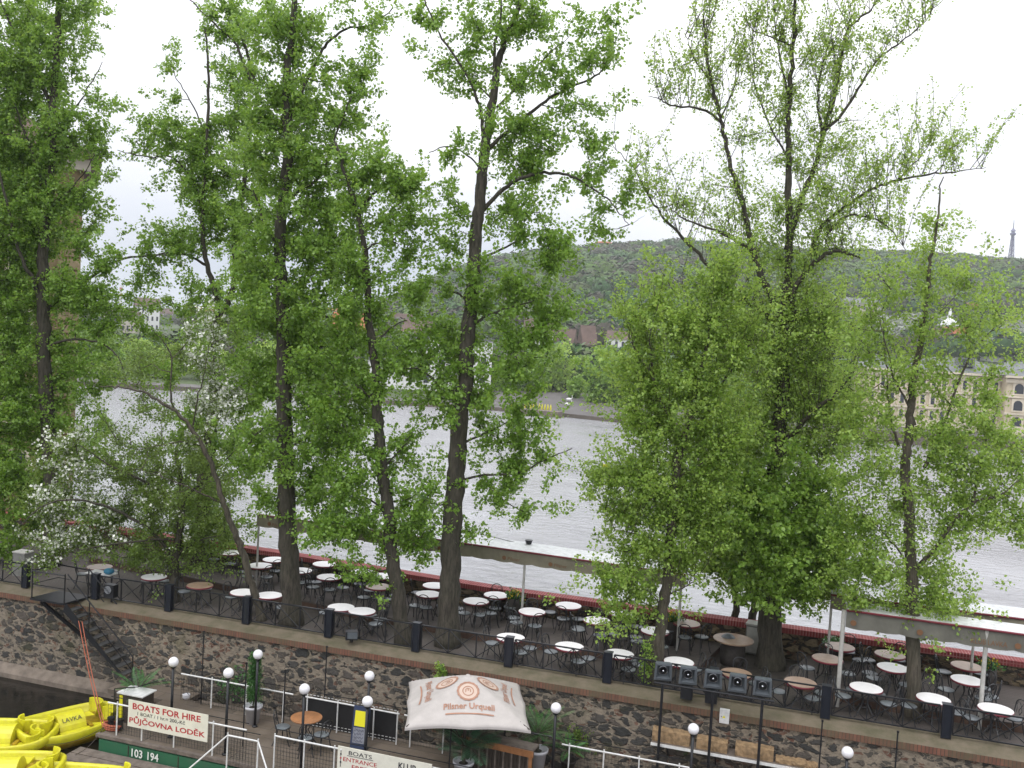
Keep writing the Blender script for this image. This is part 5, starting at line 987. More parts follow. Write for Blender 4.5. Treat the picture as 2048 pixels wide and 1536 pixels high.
for pts, posts_ in (([(-15.4, -.92, .9), (-14.15, -.92, .9)], [(-15.4, -.92, 0), (-14.15, -.92, 0)]), ([(-14.05, -.05, .9), (-15.3, .05, .9)], []), ([(-15.4, -.92, .9), (-15.3, .05, .9)], []),
                    ([(-14.05, -.92, .95), (X1, -.92, PZ + .95)], [(-13.2, -.92, -.75), (X1, -.92, PZ)]), ([(-14.0, -.08, .95), (X1, -.08, PZ + .95)], [(-14.0, -.08, 0), (-12.8, -.08, -1.1), (X1, -.08, PZ)])):
    r = MB(); r.tube(pts, .022, 5); r.tube([(a, b_, c_ - .42) for a, b_, c_ in pts], .014, 4)
    for q in posts_: r.tube([q, (q[0], q[1], q[2] + .95)], .022, 5)
    r.out('handrail', M['black'], t)
p = G(103, 1165, .75); t = thing('side_table', 'small table with white top and blue cloth bag at the stair landing', 'table', (p[0] + .1, .75, GZ))
MB().box((0, 0, .72), (.9, .5, .03)).out('table_top', M['white'], t)
for x in (-.4, .4): MB().tube([(x, 0, 0), (x, 0, .7)], .02, 5).out('leg', M['black'], t)
s = MB(); s.sphere((0, 0, 0), .17, 12, 8, .6); tag(s.out('cloth_bag', M['blue'], smooth=True, loc=(p[0] + .42, .72, GZ + .83)), 'crumpled bright blue cloth bag lying on the small table', 'bag')
c = V(222, 1181, -.12); t = thing('wall_floodlight', 'black floodlight clamped on the fence right of the stairs', 'lamp', c)
MB().box((0, 0, 0), (.36, .22, .4)).out('housing', M['black'], t); MB().lathe([(.12, 0), (.13, .03)], 14).out('lens', M['lens'], t, loc=(0, -.12, .05)).rotation_euler = (PI / 2, 0, 0); MB().tube([(0, .05, -.2), (0, .05, -.38)], .03, 5).out('bracket', M['black'], t)
c = V(703, 1272, -.2); t = thing('wall_floodlight', 'small black floodlight lying on the brick coping below the twin white tables', 'lamp', c, .5)
MB().box((0, 0, .03), (.34, .24, .24)).out('housing', M['black'], t); MB().box((0.02, -.13, .05), (.28, .03, .18)).out('lens', M['housing'], t); MB().tube([(0, 0, -.18), (0, 0, -.04)], .05, 6).out('bracket', M['black'], t)
for px, py, lab in ((1374, 1378, 'black floodlight foot standing on the coping under the second grey floodlight'), (1423, 1388, 'black junction box behind the middle rig post')):
    c = V(px, py, -.25); t = thing('junction_box', lab, 'box', (c[0], -.25, 0)); MB().box((0, 0, .16), (.3, .2, .3)).out('box', M['black'], t); MB().tube([(-.12, 0, .3), (-.12, 0, .42), (.12, 0, .42), (.12, 0, .3)], .02, 5).out('handle', M['black'], t)

# ---------------------------------------------------------------- pontoon, hull, jetty
MB().prism([(-12.1, -.42), (-12.1, -1.30), (-10.15, -1.30), (-10.15, -3.82), (20, -3.82), (20, -.98), (-9.5, -.98), (-9.5, -.42)], PZ - .12, PZ).out('pontoon_floor', M['pontoon'])['kind'] = 'structure'
t = thing('green_barge', 'dark green steel barge hull with painted numbers under the boat hire banner', 'barge', (0, 0, 0))
MB().box((4.9, -3.4, -2.64), (30.1, 1.0, .62)).out('hull', M['green'], t); MB().box((4.9, -3.86, -2.24), (30.3, .12, .09)).out('rubbing_strake', M['wood'], t)
for k in range(9): MB().box((-9.2 + k * 1.55, -3.905, -2.64), (.025, .012, .6)).out('plate_seam', M['darkwood'], t)
for s_, px in (('103', 264), ('194', 296)):
    c = V(px, 1492 + (px - 264) * .15, -3.92); text_obj('hull_number', s_, M['textwhite'], t, Matrix.Translation((c[0], -3.93, -2.60)) @ XZ, .22, .34, bold=.02)
t = thing('plank_jetty', 'weathered plank jetty floating in front of the green barge', 'jetty', (0, 0, 0))
for k in range(3): MB().box((-6.9, -4.12 - k * .38, -2.66), (7.6, .35, .07)).out('plank', M['wood'], t)
for k in range(5): MB().box((-10.3 + k * 1.7, -4.5, -2.78), (.18, 1.15, .14)).out('bearer', M['wood'], t)
# ---------------------------------------------------------------- railings on the pontoon
def rail(name, label, pts, posts, h=.85, mesh=True, z=PZ, infill=None, thick=.022, mm='white', black_top=True):
    o = pts[0]; t = thing(name, label, 'railing', (o[0], o[1], z)); P = [(a - o[0], b_ - o[1]) for a, b_ in pts]
    MB().tube([(a, b_, h) for a, b_ in P], thick, 6).out('top_rail', M[mm], t)
    if black_top: MB().tube([(a, b_ + .10, h + .13) for a, b_ in P], .012, 4).out('wire', M['black'], t)
    for (a, b_) in posts: MB().tube([(a - o[0], b_ - o[1], 0), (a - o[0], b_ - o[1], h + .06)], .02, 6).out('post', M[mm], t)
    if mesh:
        m = MB()
        for i in range(len(P) - 1):
            a, c_ = np.array(P[i]), np.array(P[i + 1]); L_ = np.linalg.norm(c_ - a); k = max(2, int(L_ / .085))
            for j in range(k + 1): q = a + (c_ - a) * j / k; m.tube([(q[0], q[1] + .015, .06), (q[0], q[1] + .015, h - .05)], .0045, 3, False)
            for zz_ in np.arange(.08, h, .10): m.tube([(a[0], a[1] + .015, zz_), (c_[0], c_[1] + .015, zz_)], .0045, 3, False)
        m.out('wire_mesh', M['black'], t)
    return t
YF, YB = -3.78, -1.22
def xr(px, py, z): return G(px, py, z)[0]
rail('white_railing', 'rear white railing of the pontoon left of the potted conifer', [(-9.6, YB), (-5.9, YB)], [(-8.55, YB), (-7.4, YB), (-6.2, YB)])
rail('white_railing', 'rear white railing with black tarpaulin behind the varnished table', [(-5.55, YB), (-2.65, YB)], [(-5.45, YB), (-4.5, YB), (-3.4, YB), (-2.7, YB)], mesh=False)
tp = thing('black_tarpaulin', 'black tarpaulin screen with white lashing stretched behind the varnished table', 'tarpaulin', (-4.2, YB + .08, PZ)); MB().box((0, 0, .43), (2.9, .02, .80)).out('sheet', M['tarp'], tp)
ls = MB()
for zz_ in (.05, .13, .9):
    for k in range(26): ls.box((-1.4 + k * .112, -.015, zz_), (.065, .008, .014))
ls.out('lashing', M['white'], tp)
rail('white_railing', 'rear white railing between the chalk board and the parasol', [(-2.5, YB), (-.7, YB)], [(-2.3, YB), (-1.35, YB), (-.75, YB)])
rail('white_railing', 'rear white railing right of the planter below the floodlight rig', [(1.9, YB), (5.2, YB)], [(2.1, YB), (3.0, YB), (3.9, YB), (4.9, YB)])
rail('white_railing', 'rear white railing at the far right below the log shelf', [(5.4, YB), (12.5, YB)], [(6.3, YB), (7.6, YB), (8.9, YB), (10.2, YB), (11.5, YB)])
xa, xb, xc, xd = xr(425, 1448, -1.35), xr(489, 1463, -1.35), xr(552, 1470, -1.35), xr(676, 1490, -1.35)
rail('white_railing', 'front white mesh railing right of the boat hire banner', [(-10.0, YF), (xb, YF)], [(-9.7, YF), (-8.9, YF), (-7.9, YF), (xa, YF)])
rail('white_railing', 'front white mesh railing left of the entrance board', [(xc, YF), (2.5, YF)], [(xc, YF), ((xc + xd) / 2, YF), (xd, YF), (-1.5, YF), (0, YF)])
t = rail('white_railing', 'white gangway railing projecting in front of the pontoon gap', [(xb - .25, YF - .45), (xb + .62, YF - .45)], [(xb - .25, YF - .45), (xb + .62, YF - .45)])
for s, x in ((-1, -.0), (1, .87)): MB().tube([(x, 0, .85), (x + s * .75, -.5, .05)], .02, 6).out('sloping_rail', M['white'], t)
# banner
c0, c1 = V(258, 1398, YF - .04), V(417, 1437, YF - .04); t = thing('boat_hire_banner', 'white banner reading boats for hire in dark red letters', 'banner', (c0[0], YF - .05, c0[2] - .72)); BW = c1[0] - c0[0]
MB().box((BW / 2, 0, .36), (BW, .012, .72)).out('cloth', M['signwhite'], t)
for s_, x, z, h, w_, m_ in (('BOATS FOR HIRE', .14, .48, .17, BW - .36, 'textred'), ('1 BOAT / 1 hr.= 200,-Kč', .30, .325, .115, BW * .60, 'textblack'), ('PŮJČOVNA LODĚK', .05, .07, .24, BW - .12, 'textred')):
    text_obj('lettering', s_, M[m_], t, Matrix.Translation((x, -.010, z)) @ XZ, h, w_, bold=.022 if h > .12 else .010)
# entrance board
c0, c1 = V(677, 1491, YF - .06), V(864, 1534, YF - .06); t = thing('entrance_board', 'cream board lettered for boats, entrance and club on the front railing', 'sign', (c0[0], YF - .07, c0[2] - .80)); BW = c1[0] - c0[0]
MB().box((BW / 2, 0, .40), (BW, .03, .80)).out('panel', M['signwhite'], t)
for s_, x, z, h, w_, m_ in (('BOATS', .30, .635, .10, .62, 'textblack'), ('ENTRANCE', .16, .46, .10, .90, 'textred'), ('FREE', .40, .30, .10, .42, 'textred'), ('KLUB', BW - .85, .54, .16, .46, 'textblack'), ('LÁVKA', BW - .98, .32, .17, .70, 'textblack')):
    text_obj('lettering', s_, M[m_], t, Matrix.Translation((x, -.02, z)) @ XZ, h, w_, bold=.02 if s_ in ('KLUB', 'LÁVKA') else .005)
MB().box((.61, -.02, .61), (.70, .006, .010)).out('underline', M['textblack'], t)
dl = MB(); dl.tube([(.09, -.022, .72), (.09, -.022, .30)], .006, 4); dl.out('dotted_line', M['textblack'], t)
for k, m_ in enumerate(('white', 'textblack', 'textred', 'textblack')): MB().sphere((0, 0, 0), .022, 8, 6).out('dot', M[m_], t, loc=(.09, -.02, .72 - k * .10))
MB().sphere((0, 0, 0), .03, 8, 6).out('dot', M['textred'], t, loc=(BW - .1, -.02, .62))
# ---------------------------------------------------------------- globe lamps
def lamp(px, py, Y, label):
    c = V(px, py, Y); t = thing('globe_lamp', label, 'street lamp', (c[0], Y, PZ), 0, 'white globe lamps on the pontoon'); h = c[2] - PZ
    MB().tube([(0, 0, 0), (0, 0, h - .12)], .035, 10).lathe([(.08, 0), (.08, .03), (.04, .05)], 12).out('post', M['black'], t, True)
    MB().lathe([(.07, h - .15), (.075, h - .11), (.05, h - .10)], 14).out('collar', M['black'], t); MB().sphere((0, 0, h), .135, 22, 14).out('globe', M['globe'], t, True)
for a in ((347, 1324, -3.3, 'globe lamp farthest left, behind the boat hire banner'), (457, 1346, -3.6, 'globe lamp right of the banner, left of the potted conifer'), (516, 1309, -1.8, 'globe lamp standing at the white pot with the conifer'), (609, 1378, -3.6, 'globe lamp in front of the varnished round table'),
          (739, 1352, -1.8, 'upper globe lamp of the pair above the chalk board'), (735, 1403, -3.6, 'lower globe lamp of the pair by the chalk board'), (1112, 1416, -1.8, 'globe lamp just right of the parasol'), (1387, 1458, -1.8, 'globe lamp under the floodlight rig'), (1695, 1505, -1.8, 'globe lamp farthest right, right of the log shelf')):
    lamp(*a)
for px, y0, y1, Y, lab in ((654, 1292, 1400, -1.1, 'thin black pole on the wall above the varnished table'), (571, 1340, 1420, -2.0, 'thin black pole left of the varnished table'), (408, 1262, 1400, -1.1, 'thin black pole between the two leftmost globe lamps'), (493, 1325, 1440, -3.0, 'thin black pole in front of the potted conifer'), (1645, 1440, 1500, -.9, 'thin black pole at the end of the log shelf'), (1796, 1462, 1536, -.9, 'thin black pole on the wall at the right edge'), (905, 1412, 1536, -3.2, 'thin black pole in front of the parasol')):
    c = V(px, y0, Y); t = thing('thin_pole', lab, 'pole', (c[0], Y, PZ)); MB().tube([(0, 0, 0), (0, 0, c[2] - PZ)], .018, 6).out('shaft', M['black'], t); MB().box((0, 0, c[2] - PZ - .02), (.05, .05, .04)).out('cap', M['black'], t)
# ---------------------------------------------------------------- floodlight rig
RY = -1.0; zt = .56; xs_ = [V(px, py, RY)[0] for px, py in ((1325, 1372), (1426, 1385), (1525, 1400))]
t = thing('floodlight_rig', 'black tubular frame on three posts carrying five floodlights', 'frame', (0, RY, PZ))
for x in xs_: MB().tube([(x, 0, 0), (x, 0, zt - PZ)], .035, 8).out('post', M['black'], t)
MB().tube([(xs_[0] - .22, 0, zt - PZ), (xs_[2] + .28, 0, zt - PZ)], .03, 8).out('crossbar', M['black'], t)
def floodlight():
    t = thing('floodlight', '', 'lamp', (0, 0, 0), 0, 'grey floodlights on the rig'); s = .215; d = .26
    h = MB(); o = [(-s, -s), (s, -s), (s * .92, s), (-s * .92, s)]; i_ = [(x * .80, z * .80 + .005) for x, z in o]; k_ = [(x * .62, z * .62) for x, z in o]
    rings = [[(x * .8, d * .8, z * .8) for x, z in o], [(x, .08, z) for x, z in o], [(x * 1.04, -.02, z * 1.04) for x, z in o], [(x, -.03, z) for x, z in i_], [(x, .10, z) for x, z in k_]]
    vs = [q for r_ in rings for q in r_]; fs = [(j * 4 + a, j * 4 + (a + 1) % 4, (j + 1) * 4 + (a + 1) % 4, (j + 1) * 4 + a) for j in range(4) for a in range(4)] + [(3, 2, 1, 0), (16, 17, 18, 19)]
    h.add(vs, fs).out('housing', M['housing'], t)
    r = MB().lathe([(.125, 0), (.115, .02), (.075, -.02), (.05, -.05)], 20).out('reflector', M['lens'], t, True, loc=(0, .07, .01)); r.rotation_euler = (PI / 2, 0, 0)
    MB().lathe([(.10, -.01), (.10, .0), (.065, .0), (.065, -.01)], 20).out('dark_ring', M['black'], t, loc=(0, .045, .01)).rotation_euler = (PI / 2, 0, 0)
    MB().sphere((0, 0, 0), .035, 10, 8).out('bulb', M['lens'], t, True, loc=(0, .03, .01))
    MB().tube([(-.2, .05, -.1), (-.2, .05, -.26), (0, .05, -.29), (.2, .05, -.26), (.2, .05, -.1)], .014, 5).out('yoke', M['black'], t)
    return t
FL = floodlight(); labs = ['leftmost grey floodlight on the rig, in front of the young poplar trunk', 'second floodlight from the left on the rig', 'middle floodlight of the five, above the centre post', 'fourth floodlight from the left on the rig', 'rightmost floodlight at the end of the rig']
for k, (px, py) in enumerate(((1327, 1337), (1377, 1344), (1427, 1351), (1476, 1357), (1526, 1365))):
    c = V(px, py, RY); loc = (c[0], RY, zt + .30)
    if k == 0: FL.location = loc; FL['label'] = labs[0]; FL.rotation_euler = (0.12, 0, .25)
    else: o = clone(FL, loc, .25 - .05 * k, labs[k]); o.rotation_euler = (0.12, 0, .28 - .06 * k)
# ---------------------------------------------------------------- log shelf, meter box
a, e = V(1304, 1480, -.66), V(1655, 1530, -.66); zs = a[2]
t = thing('wall_shelf', 'long white edged shelf on the rubble wall holding sawn logs', 'shelf', (0, 0, zs)); MB().box(((a[0] + e[0]) / 2, -.62, 0), (e[0] - a[0], .5, .05)).out('board', M['wood'], t); MB().box(((a[0] + e[0]) / 2, -.885, 0), (e[0] - a[0], .02, .07)).out('white_edge', M['white'], t)
for k in range(4): x = a[0] + .4 + k * 1.2; MB().tube([(x, -.8, -.03), (x, -.37, -.45)], .025, 4).out('bracket', M['black'], t)
for k, (p0, p1, h, lab) in enumerate(((1306, 1380, .30, 'leftmost sawn timber block on the wall shelf'), (1394, 1455, .26, 'middle sawn timber block on the shelf, partly behind the globe lamp'), (1471, 1547, .28, 'rightmost big sawn timber block on the wall shelf'), (1552, 1612, .10, 'thin board lying on the right half of the wall shelf'), (1610, 1636, .08, 'small offcut at the right end of the wall shelf'))):
    xa_, xb_ = V(p0, 1470 + .15 * (p0 - 1306), -.6)[0], V(p1, 1475 + .15 * (p1 - 1306), -.6)[0]; L_ = xb_ - xa_; lg = MB(); n = 12; vs = []
    for i in range(n + 1):
        x = -L_ / 2 + L_ * i / n
        for j, (yy, z_) in enumerate(((-.14, 0), (.14, 0), (.14, h), (0.02, h * 1.05), (-.14, h * .96), (-.15, h * .5))): vs.append((x, yy + rng.uniform(-.012, .012), max(0, z_ + rng.uniform(-.014, .014) * (z_ > 0))))
    fs = [(i * 6 + j, i * 6 + (j + 1) % 6, (i + 1) * 6 + (j + 1) % 6, (i + 1) * 6 + j) for i in range(n) for j in range(6)] + [tuple(range(6))[::-1], tuple(n * 6 + j for j in range(6))]
    tag(lg.add(vs, fs).out('timber_block' if h > .2 else 'offcut_board', M['beam'], loc=((xa_ + xb_) / 2, -.62, zs + .03)), lab, 'timber', 'timber on the wall shelf')
c = V(1449, 1432, -.42); t = thing('meter_box', 'small white electricity box with warning sign on the rubble wall', 'box', (c[0], -.36, c[2])); MB().box((0, -.06, 0), (.24, .12, .34)).out('case', M['white'], t)
MB().add([(-.05, -.128, -.03), (.03, -.128, -.03), (-.01, -.128, .04)], [(0, 1, 2)]).out('warning_triangle', M['boardyellow'], t); MB().box((-.07, -.125, .0), (.015, .01, .02)).out('lock', M['black'], t)
# ---------------------------------------------------------------- ivy tuft on the wall under the coping
def tuft(px, py, Y, label, n, leaf, rx, rz, size=.07, nm='ivy_tuft', cat='plant'):
    c = V(px, py, Y); t = thing(nm, label, cat, c); B = rng.normal(0, 1, (n, 3)) * (rx, .06, rz); E = B + rng.normal(0, .06, (n, 3)) + (0, -.08, 0)
    v, f, i = make_leaves(B, E, 10, size, .04); np_obj('foliage', v, f, leaf, t, rng.random(len(i))); MB().tube([(0, .08, -rz * 2), (0, .04, rz)], .008, 4).out('stem', M['barkl'], t)
tuft(883, 1340, -.45, 'small green ivy tuft on the coping above the parasol', 26, M['lf_yel'], .06, .14)
tuft(1295, 1320, .35, 'yellow green sucker shoots at the foot of the young poplar', 40, M['lf_yel'], .10, .3)
tuft(1160, 1470, -.45, 'yellowish moss clump growing from the wall right of the parasol', 34, M['lf_dull'], .18, .12, .05)
tuft(470, 1370, -.6, 'creeper on the wall behind the potted conifer', 50, M['lf_fern'], .22, .25, .06)
# ---------------------------------------------------------------- parasol
def parasol():
    S = 3.0; ang = math.radians(21.5); c = (-.40, -2.26)
    t = thing('beer_parasol', 'large cream square parasol printed with a brewery name and seals', 'parasol', (c[0], c[1], PZ), ang); ze = -.29 - PZ; za = ze + .72; h = S / 2
    N_ = 16; vs, fs = [], []
    def surf(x, y):
        r = max(abs(x), abs(y)); m_ = min(abs(x), abs(y)); f = r / h
        z = za - (za - ze) * (f ** 1.12) - 0.0 ; sag = .06 * (m_ / max(r, 1e-6)) * f - .05 * math.sin(PI * min(1, m_ / max(r, 1e-6))) * f * f
        return z - sag * .6 - .02 * (f > .98) * (m_ / max(r, 1e-6))
    for j in range(N_ * 2 + 1):
        for i in range(N_ * 2 + 1):
            x, y = -h + i * h / N_, -h + j * h / N_; r = max(abs(x), abs(y)); m_ = min(abs(x), abs(y)); k = 1 - .03 * math.sin(PI * m_ / max(r, 1e-6)) * (r / h) ** 3
            vs.append((x * k, y * k, surf(x, y)))
    W_ = N_ * 2 + 1; fs = [(j * W_ + i, j * W_ + i + 1, (j + 1) * W_ + i + 1, (j + 1) * W_ + i) for j in range(W_ - 1) for i in range(W_ - 1)]
    cv = MB().add(vs, fs).out('canopy', M['canvas'], t, True); so = cv.modifiers.new('thickness', 'SOLIDIFY'); so.thickness = .006
    hem = MB()
    for a_, b_ in (((-h, -h), (h, -h)), ((h, -h), (h, h)), ((h, h), (-h, h)), ((-h, h), (-h, -h))):
        pts = []
        for q in np.linspace(0, 1, 17):
            x, y = a_[0] + (b_[0] - a_[0]) * q, a_[1] + (b_[1] - a_[1]) * q; r = max(abs(x), abs(y)); m_ = min(abs(x), abs(y)); k = 1 - .03 * math.sin(PI * m_ / r); pts.append((x * k, y * k, surf(x, y)))
        hem.add([p for q_ in pts for p in (q_, (q_[0], q_[1], q_[2] - .05))], [(2 * i, 2 * i + 1, 2 * i + 3, 2 * i + 2) for i in range(16)])
    hem.out('hem', M['canvas'], t)
    MB().tube([(0, 0, 0), (0, 0, za - .02)], .045, 10).lathe([(.32, 0), (.32, .07), (.06, .10)], 16).out('pole', M['darkwood'], t); MB().lathe([(.09, za - .03), (.05, za + .01), (.02, za + .02)], 12).out('finial', M['canvas'], t)
    for k in range(8):
        a_ = k * PI / 4; rr = h * (1.38 if k % 2 else .95); MB().tube([(.05 * math.cos(a_), .05 * math.sin(a_), za - .12), (rr * math.cos(a_), rr * math.sin(a_), ze - .02)], .014, 4).out('rib', M['darkwood'], t)
    def panel(rot, parts):
        # prints follow the cloth: local x runs along the hem, v runs up the panel
        for nm, verts, faces, m_ in parts:
            out = []
            for x, v in verts:
                y = -h + v; X, Y = x, y; z = surf(X, Y) + .014; ca, sa = math.cos(rot), math.sin(rot); out.append((X * ca - Y * sa, X * sa + Y * ca, z))
            MB().add(out, faces).out(nm, M[m_], t)
    def ringp(cx, cy, r0, r1, n=28, wob=0.0):
        v = []; f = []
        for k in range(n):
            a_ = 2 * PI * k / n; w_ = 1 + wob * (k % 2)
            v += [(cx + r0 * math.cos(a_), cy + r0 * math.sin(a_)), (cx + r1 * w_ * math.cos(a_), cy + r1 * w_ * math.sin(a_))]
        f = [(2 * k, 2 * k + 1, (2 * k + 3) % (2 * n), (2 * k + 2) % (2 * n)) for k in range(n)]; return v, f
    def words(s, cx, cy, w_, h_, bold=.02):
        cu = bpy.data.curves.new('w', 'FONT'); cu.body = s; cu.offset = bold; cu.resolution_u = 2; o = bpy.data.objects.new('w', cu); COL.objects.link(o); bpy.context.view_layer.update()
        me = bpy.data.meshes.new_from_object(o.evaluated_get(bpy.context.evaluated_depsgraph_get())); bpy.data.objects.remove(o)
        co = np.array([v.co[:2] for v in me.vertices]); mn, mx = co.min(0), co.max(0); co = (co - mn) / (mx - mn); arc = .05 * (1 - (2 * co[:, 0] - 1) ** 2)
        v = [(cx + (p[0] - .5) * w_, cy + p[1] * h_ + a_) for p, a_ in zip(co, arc)]; f = [tuple(q.vertices) for q in me.polygons]; return v, f
    for rot in (0, PI / 2, -PI / 2, PI):
        seal = .0
        disc = ringp(0, .98, 0.001, .27, 30, .05); r1 = ringp(0, .98, .225, .245); r2 = ringp(0, .98, .12, .145); r3 = ringp(0, .98, .25, .272, 30, .05)
        arc = ([(x, .29 + .05 * (1 - (x / .62) ** 2)) for x in np.linspace(-.55, .62, 12)] + [(x, .325 + .05 * (1 - (x / .62) ** 2)) for x in np.linspace(-.55, .62, 12)], [(i, i + 1, 13 + i, 12 + i) for i in range(11)])
        parts = [('seal', *disc, 'print2'), ('underline', *arc, 'print'), ('word', *words('Pilsner Urquell', .02, .38, 1.24, .22), 'print')]
        panel(rot, parts)
        for ring_ in (r1, r2, r3):
            out = []
            for x, v in ring_[0]:
                z = surf(x, -h + v) + .018; ca, sa = math.cos(rot), math.sin(rot); out.append((x * ca - (-h + v) * sa, x * sa + (-h + v) * ca, z))
            MB().add(out, ring_[1]).out('seal_ring', M['print'], t)
        v, f = words('m', 0, .93, .14, .09); out = []
        for x, y in v:
            z = surf(x, -h + y) + .02; ca, sa = math.cos(rot), math.sin(rot); out.append((x * ca - (-h + y) * sa, x * sa + (-h + y) * ca, z))
        MB().add(out, f).out('seal_mark', M['print'], t)
parasol()
# ---------------------------------------------------------------- bar counter, tables, pots, chalk board on the pontoon
a = G(930, 1468, -1.15); e = G(1066, 1499, -1.15); L_ = e[0] - a[0]
t = thing('bar_counter', 'slatted wooden bar counter with varnished top under the parasol', 'bar', (a[0], a[1], PZ), math.atan2(e[1] - a[1], e[0] - a[0]) )
MB().box((L_ / 2, .1, 1.05), (L_ + .1, .42, .05)).out('counter_top', M['wood'], t); MB().box((L_ / 2, -.12, .97), (L_ + .12, .04, .16)).out('varnished_rail', M['varnish'], t); MB().box((L_ / 2, .1, .48), (L_ - .1, .3, .94)).out('body', M['darkwood'], t)
for k in range(16): MB().box((.12 + k * (L_ - .2) / 15, -.065, .46), (.04, .03, .86)).out('slat', M['wood'] if k % 2 else M['darkwood'], t)
for x in (.02, L_ - .02): MB().box((x, -.08, .47), (.07, .07, .94)).out('corner_post', M['varnish'], t)
rail('black_railing', 'black handrail just behind the bar counter', [(a[0], a[1] + .55), (e[0] + .3, a[1] + .55)], [(a[0] + .9, a[1] + .55)], h=1.15, mesh=False, mm='black', black_top=False)
p = G(613, 1434, PZ + .74); t = thing('round_table', 'varnished orange brown round table on the pontoon', 'table', (p[0], p[1], PZ))
MB().lathe([(.41, .70), (.42, .715), (.42, .735), (.41, .74)], 32).out('table_top', M['varnish'], t, True)
for k in range(4): q = k * PI / 2 + .4; MB().tube([(.2 * math.cos(q), .2 * math.sin(q), .70), (.06 * math.cos(q), .06 * math.sin(q), .4), (.3 * math.cos(q), .3 * math.sin(q), 0)], .015, 5).out('leg', M['iron'], t)
for k, (a_, lab) in enumerate(((200, 'wire chair left of the varnished round table on the pontoon'), (-60, 'wire chair in front of the varnished round table on the pontoon'), (-20, 'wire chair right of the varnished round table on the pontoon'))):
    q = math.radians(a_); clone(CH, (p[0] + .62 * math.cos(q), p[1] + .62 * math.sin(q), PZ), q + PI / 2, lab, 'wire chairs at the varnished table')
p = G(716, 1497, PZ); t = thing('chalk_board', 'navy framed pavement board with yellow card leaning by the lower globe lamp', 'sign', (p[0], p[1], PZ)); t.rotation_euler = (-.16, 0, .05)
MB().box((0, 0, .55), (.46, .05, 1.1)).out('frame', M['boardnavy'], t); MB().box((-.01, -.031, .78), (.32, .012, .40)).out('yellow_card', M['boardyellow'], t); MB().box((-.01, -.031, .34), (.34, .012, .40)).out('chalk_panel', M['boardgrey'], t)
for k in range(4):
    sc = MB(); sc.tube([(-.15 + .03 * i, -.042, .20 + .09 * k + .03 * math.sin(i * 2.1 + k)) for i in range(10)], .006, 3); sc.out('chalk_writing', M['boardnavy'], t)
def pot(px, py, label, kind, r=.22, h=.45, ph=1.0, z=PZ, pm='pot', n=14):
    p = G(px, py, z); t = thing('potted_plant', label, 'plant', (p[0], p[1], z)); MB().lathe([(r * .72, 0), (r * .95, h * .85), (r * 1.08, h * .86), (r * 1.1, h), (r * .98, h), (r * .95, h - .06)], 24).out('pot', M[pm], t, True)
    MB().lathe([(r * .9, h - .07), (.01, h - .05)], 16).out('soil', M['soil'], t)
    if kind == 'conifer':
        B, E = [], []
        for k in range(420):
            f = rng.random() ** .8; rr = (.30 - .12 * f) * rng.uniform(.3, 1); a_ = rng.uniform(0, 2 * PI); c_ = np.array([0, 0, h + f * ph]); B.append(c_); E.append(c_ + (rr * math.cos(a_), rr * math.sin(a_), .12))
        v, f, i = make_leaves(np.array(B), np.array(E), 14, .05, .03, -.2, .4); np_obj('foliage', v, f, M['lf_fern'], t, rng.random(len(i))); MB().tube([(0, 0, h - .1), (0, 0, h + ph * .9)], .02, 5).out('stem', M['barkl'], t)
    else:
        MB().tube([(0, 0, h - .1), (.02, 0, h + ph * .35)], [.05, .035], 8).out('stem', M['barkl'], t); V_, F_, T_ = [], [], []; off = 0; st = MB()
        for k in range(n):
            a_ = 2 * PI * k / n + rng.uniform(-.2, .2); el = rng.uniform(.5, 1.25); L2 = ph * rng.uniform(.7, 1.05); o = np.array([0, 0, h + ph * .3]); pts = []
            for s_ in np.linspace(0, 1, 12):
                rr = L2 * s_ * math.cos(el * (1 - .25 * s_)) * 1.05; zz_ = L2 * (s_ * math.sin(el) - .45 * s_ * s_ * (1.35 - el * .6)); pts.append(o + (rr * math.cos(a_), rr * math.sin(a_), zz_))
            st.tube(pts, list(np.linspace(.012, .004, 12)), 4, False)
            for s_ in range(2, 12):
                c_ = pts[s_]; d_ = pts[s_] - pts[s_ - 1]; d_ /= np.linalg.norm(d_); sd_ = np.cross(d_, (0, 0, 1)); sd_ /= np.linalg.norm(sd_) + 1e-6
                for sg in (-1, 1):
                    for q_ in (0, .33, .66):
                        cc = c_ - (pts[s_] - pts[s_ - 1]) * q_; ll = (.30 if kind == 'palm' else .16) * ph * math.sin(PI * min(1, (s_ - q_) / 12 * .85 + .12)); tip = cc + sd_ * sg * ll * .92 + d_ * ll * .38 + (0, 0, -.25 * ll if kind == 'palm' else -.05); wv_ = d_ * .008 * (1 if kind == 'palm' else .8)
                        V_ += [cc - wv_, cc * .5 + tip * .5 - wv_ * 1.2, tip, cc * .5 + tip * .5 + wv_ * 1.2]; F_.append((off, off + 1, off + 2, off + 3)); off += 4; T_.append(rng.random())
        st.out('frond_ribs', M['barkl'], t); np_obj('fronds', np.array(V_), np.array(F_), M['lf_palm' if kind == 'palm' else 'lf_fern'], t, T_)
pot(505, 1445, 'tall green conifer in a big white tapered pot', 'conifer', .24, .50, 1.35)
pot(925, 1560, 'blue green palm in front of the bar counter under the parasol', 'palm', .25, .5, 1.15, n=16)
pot(1072, 1538, 'feathery green plant in a white pot right of the bar counter', 'fern', .27, .55, 1.2, n=18)
pot(1390, 1560, 'feathery green fern under the globe lamp below the log shelf', 'fern', .22, .4, 1.0, n=14, pm='barrel')
pot(275, 1428, 'leafy dark green palm behind the top left corner of the banner', 'fern', .2, .35, 1.0, n=16, pm='barrel')
pot(1135, 1545, 'bushy green plant beside the globe lamp right of the parasol', 'fern', .2, .35, .8, n=12, pm='barrel')
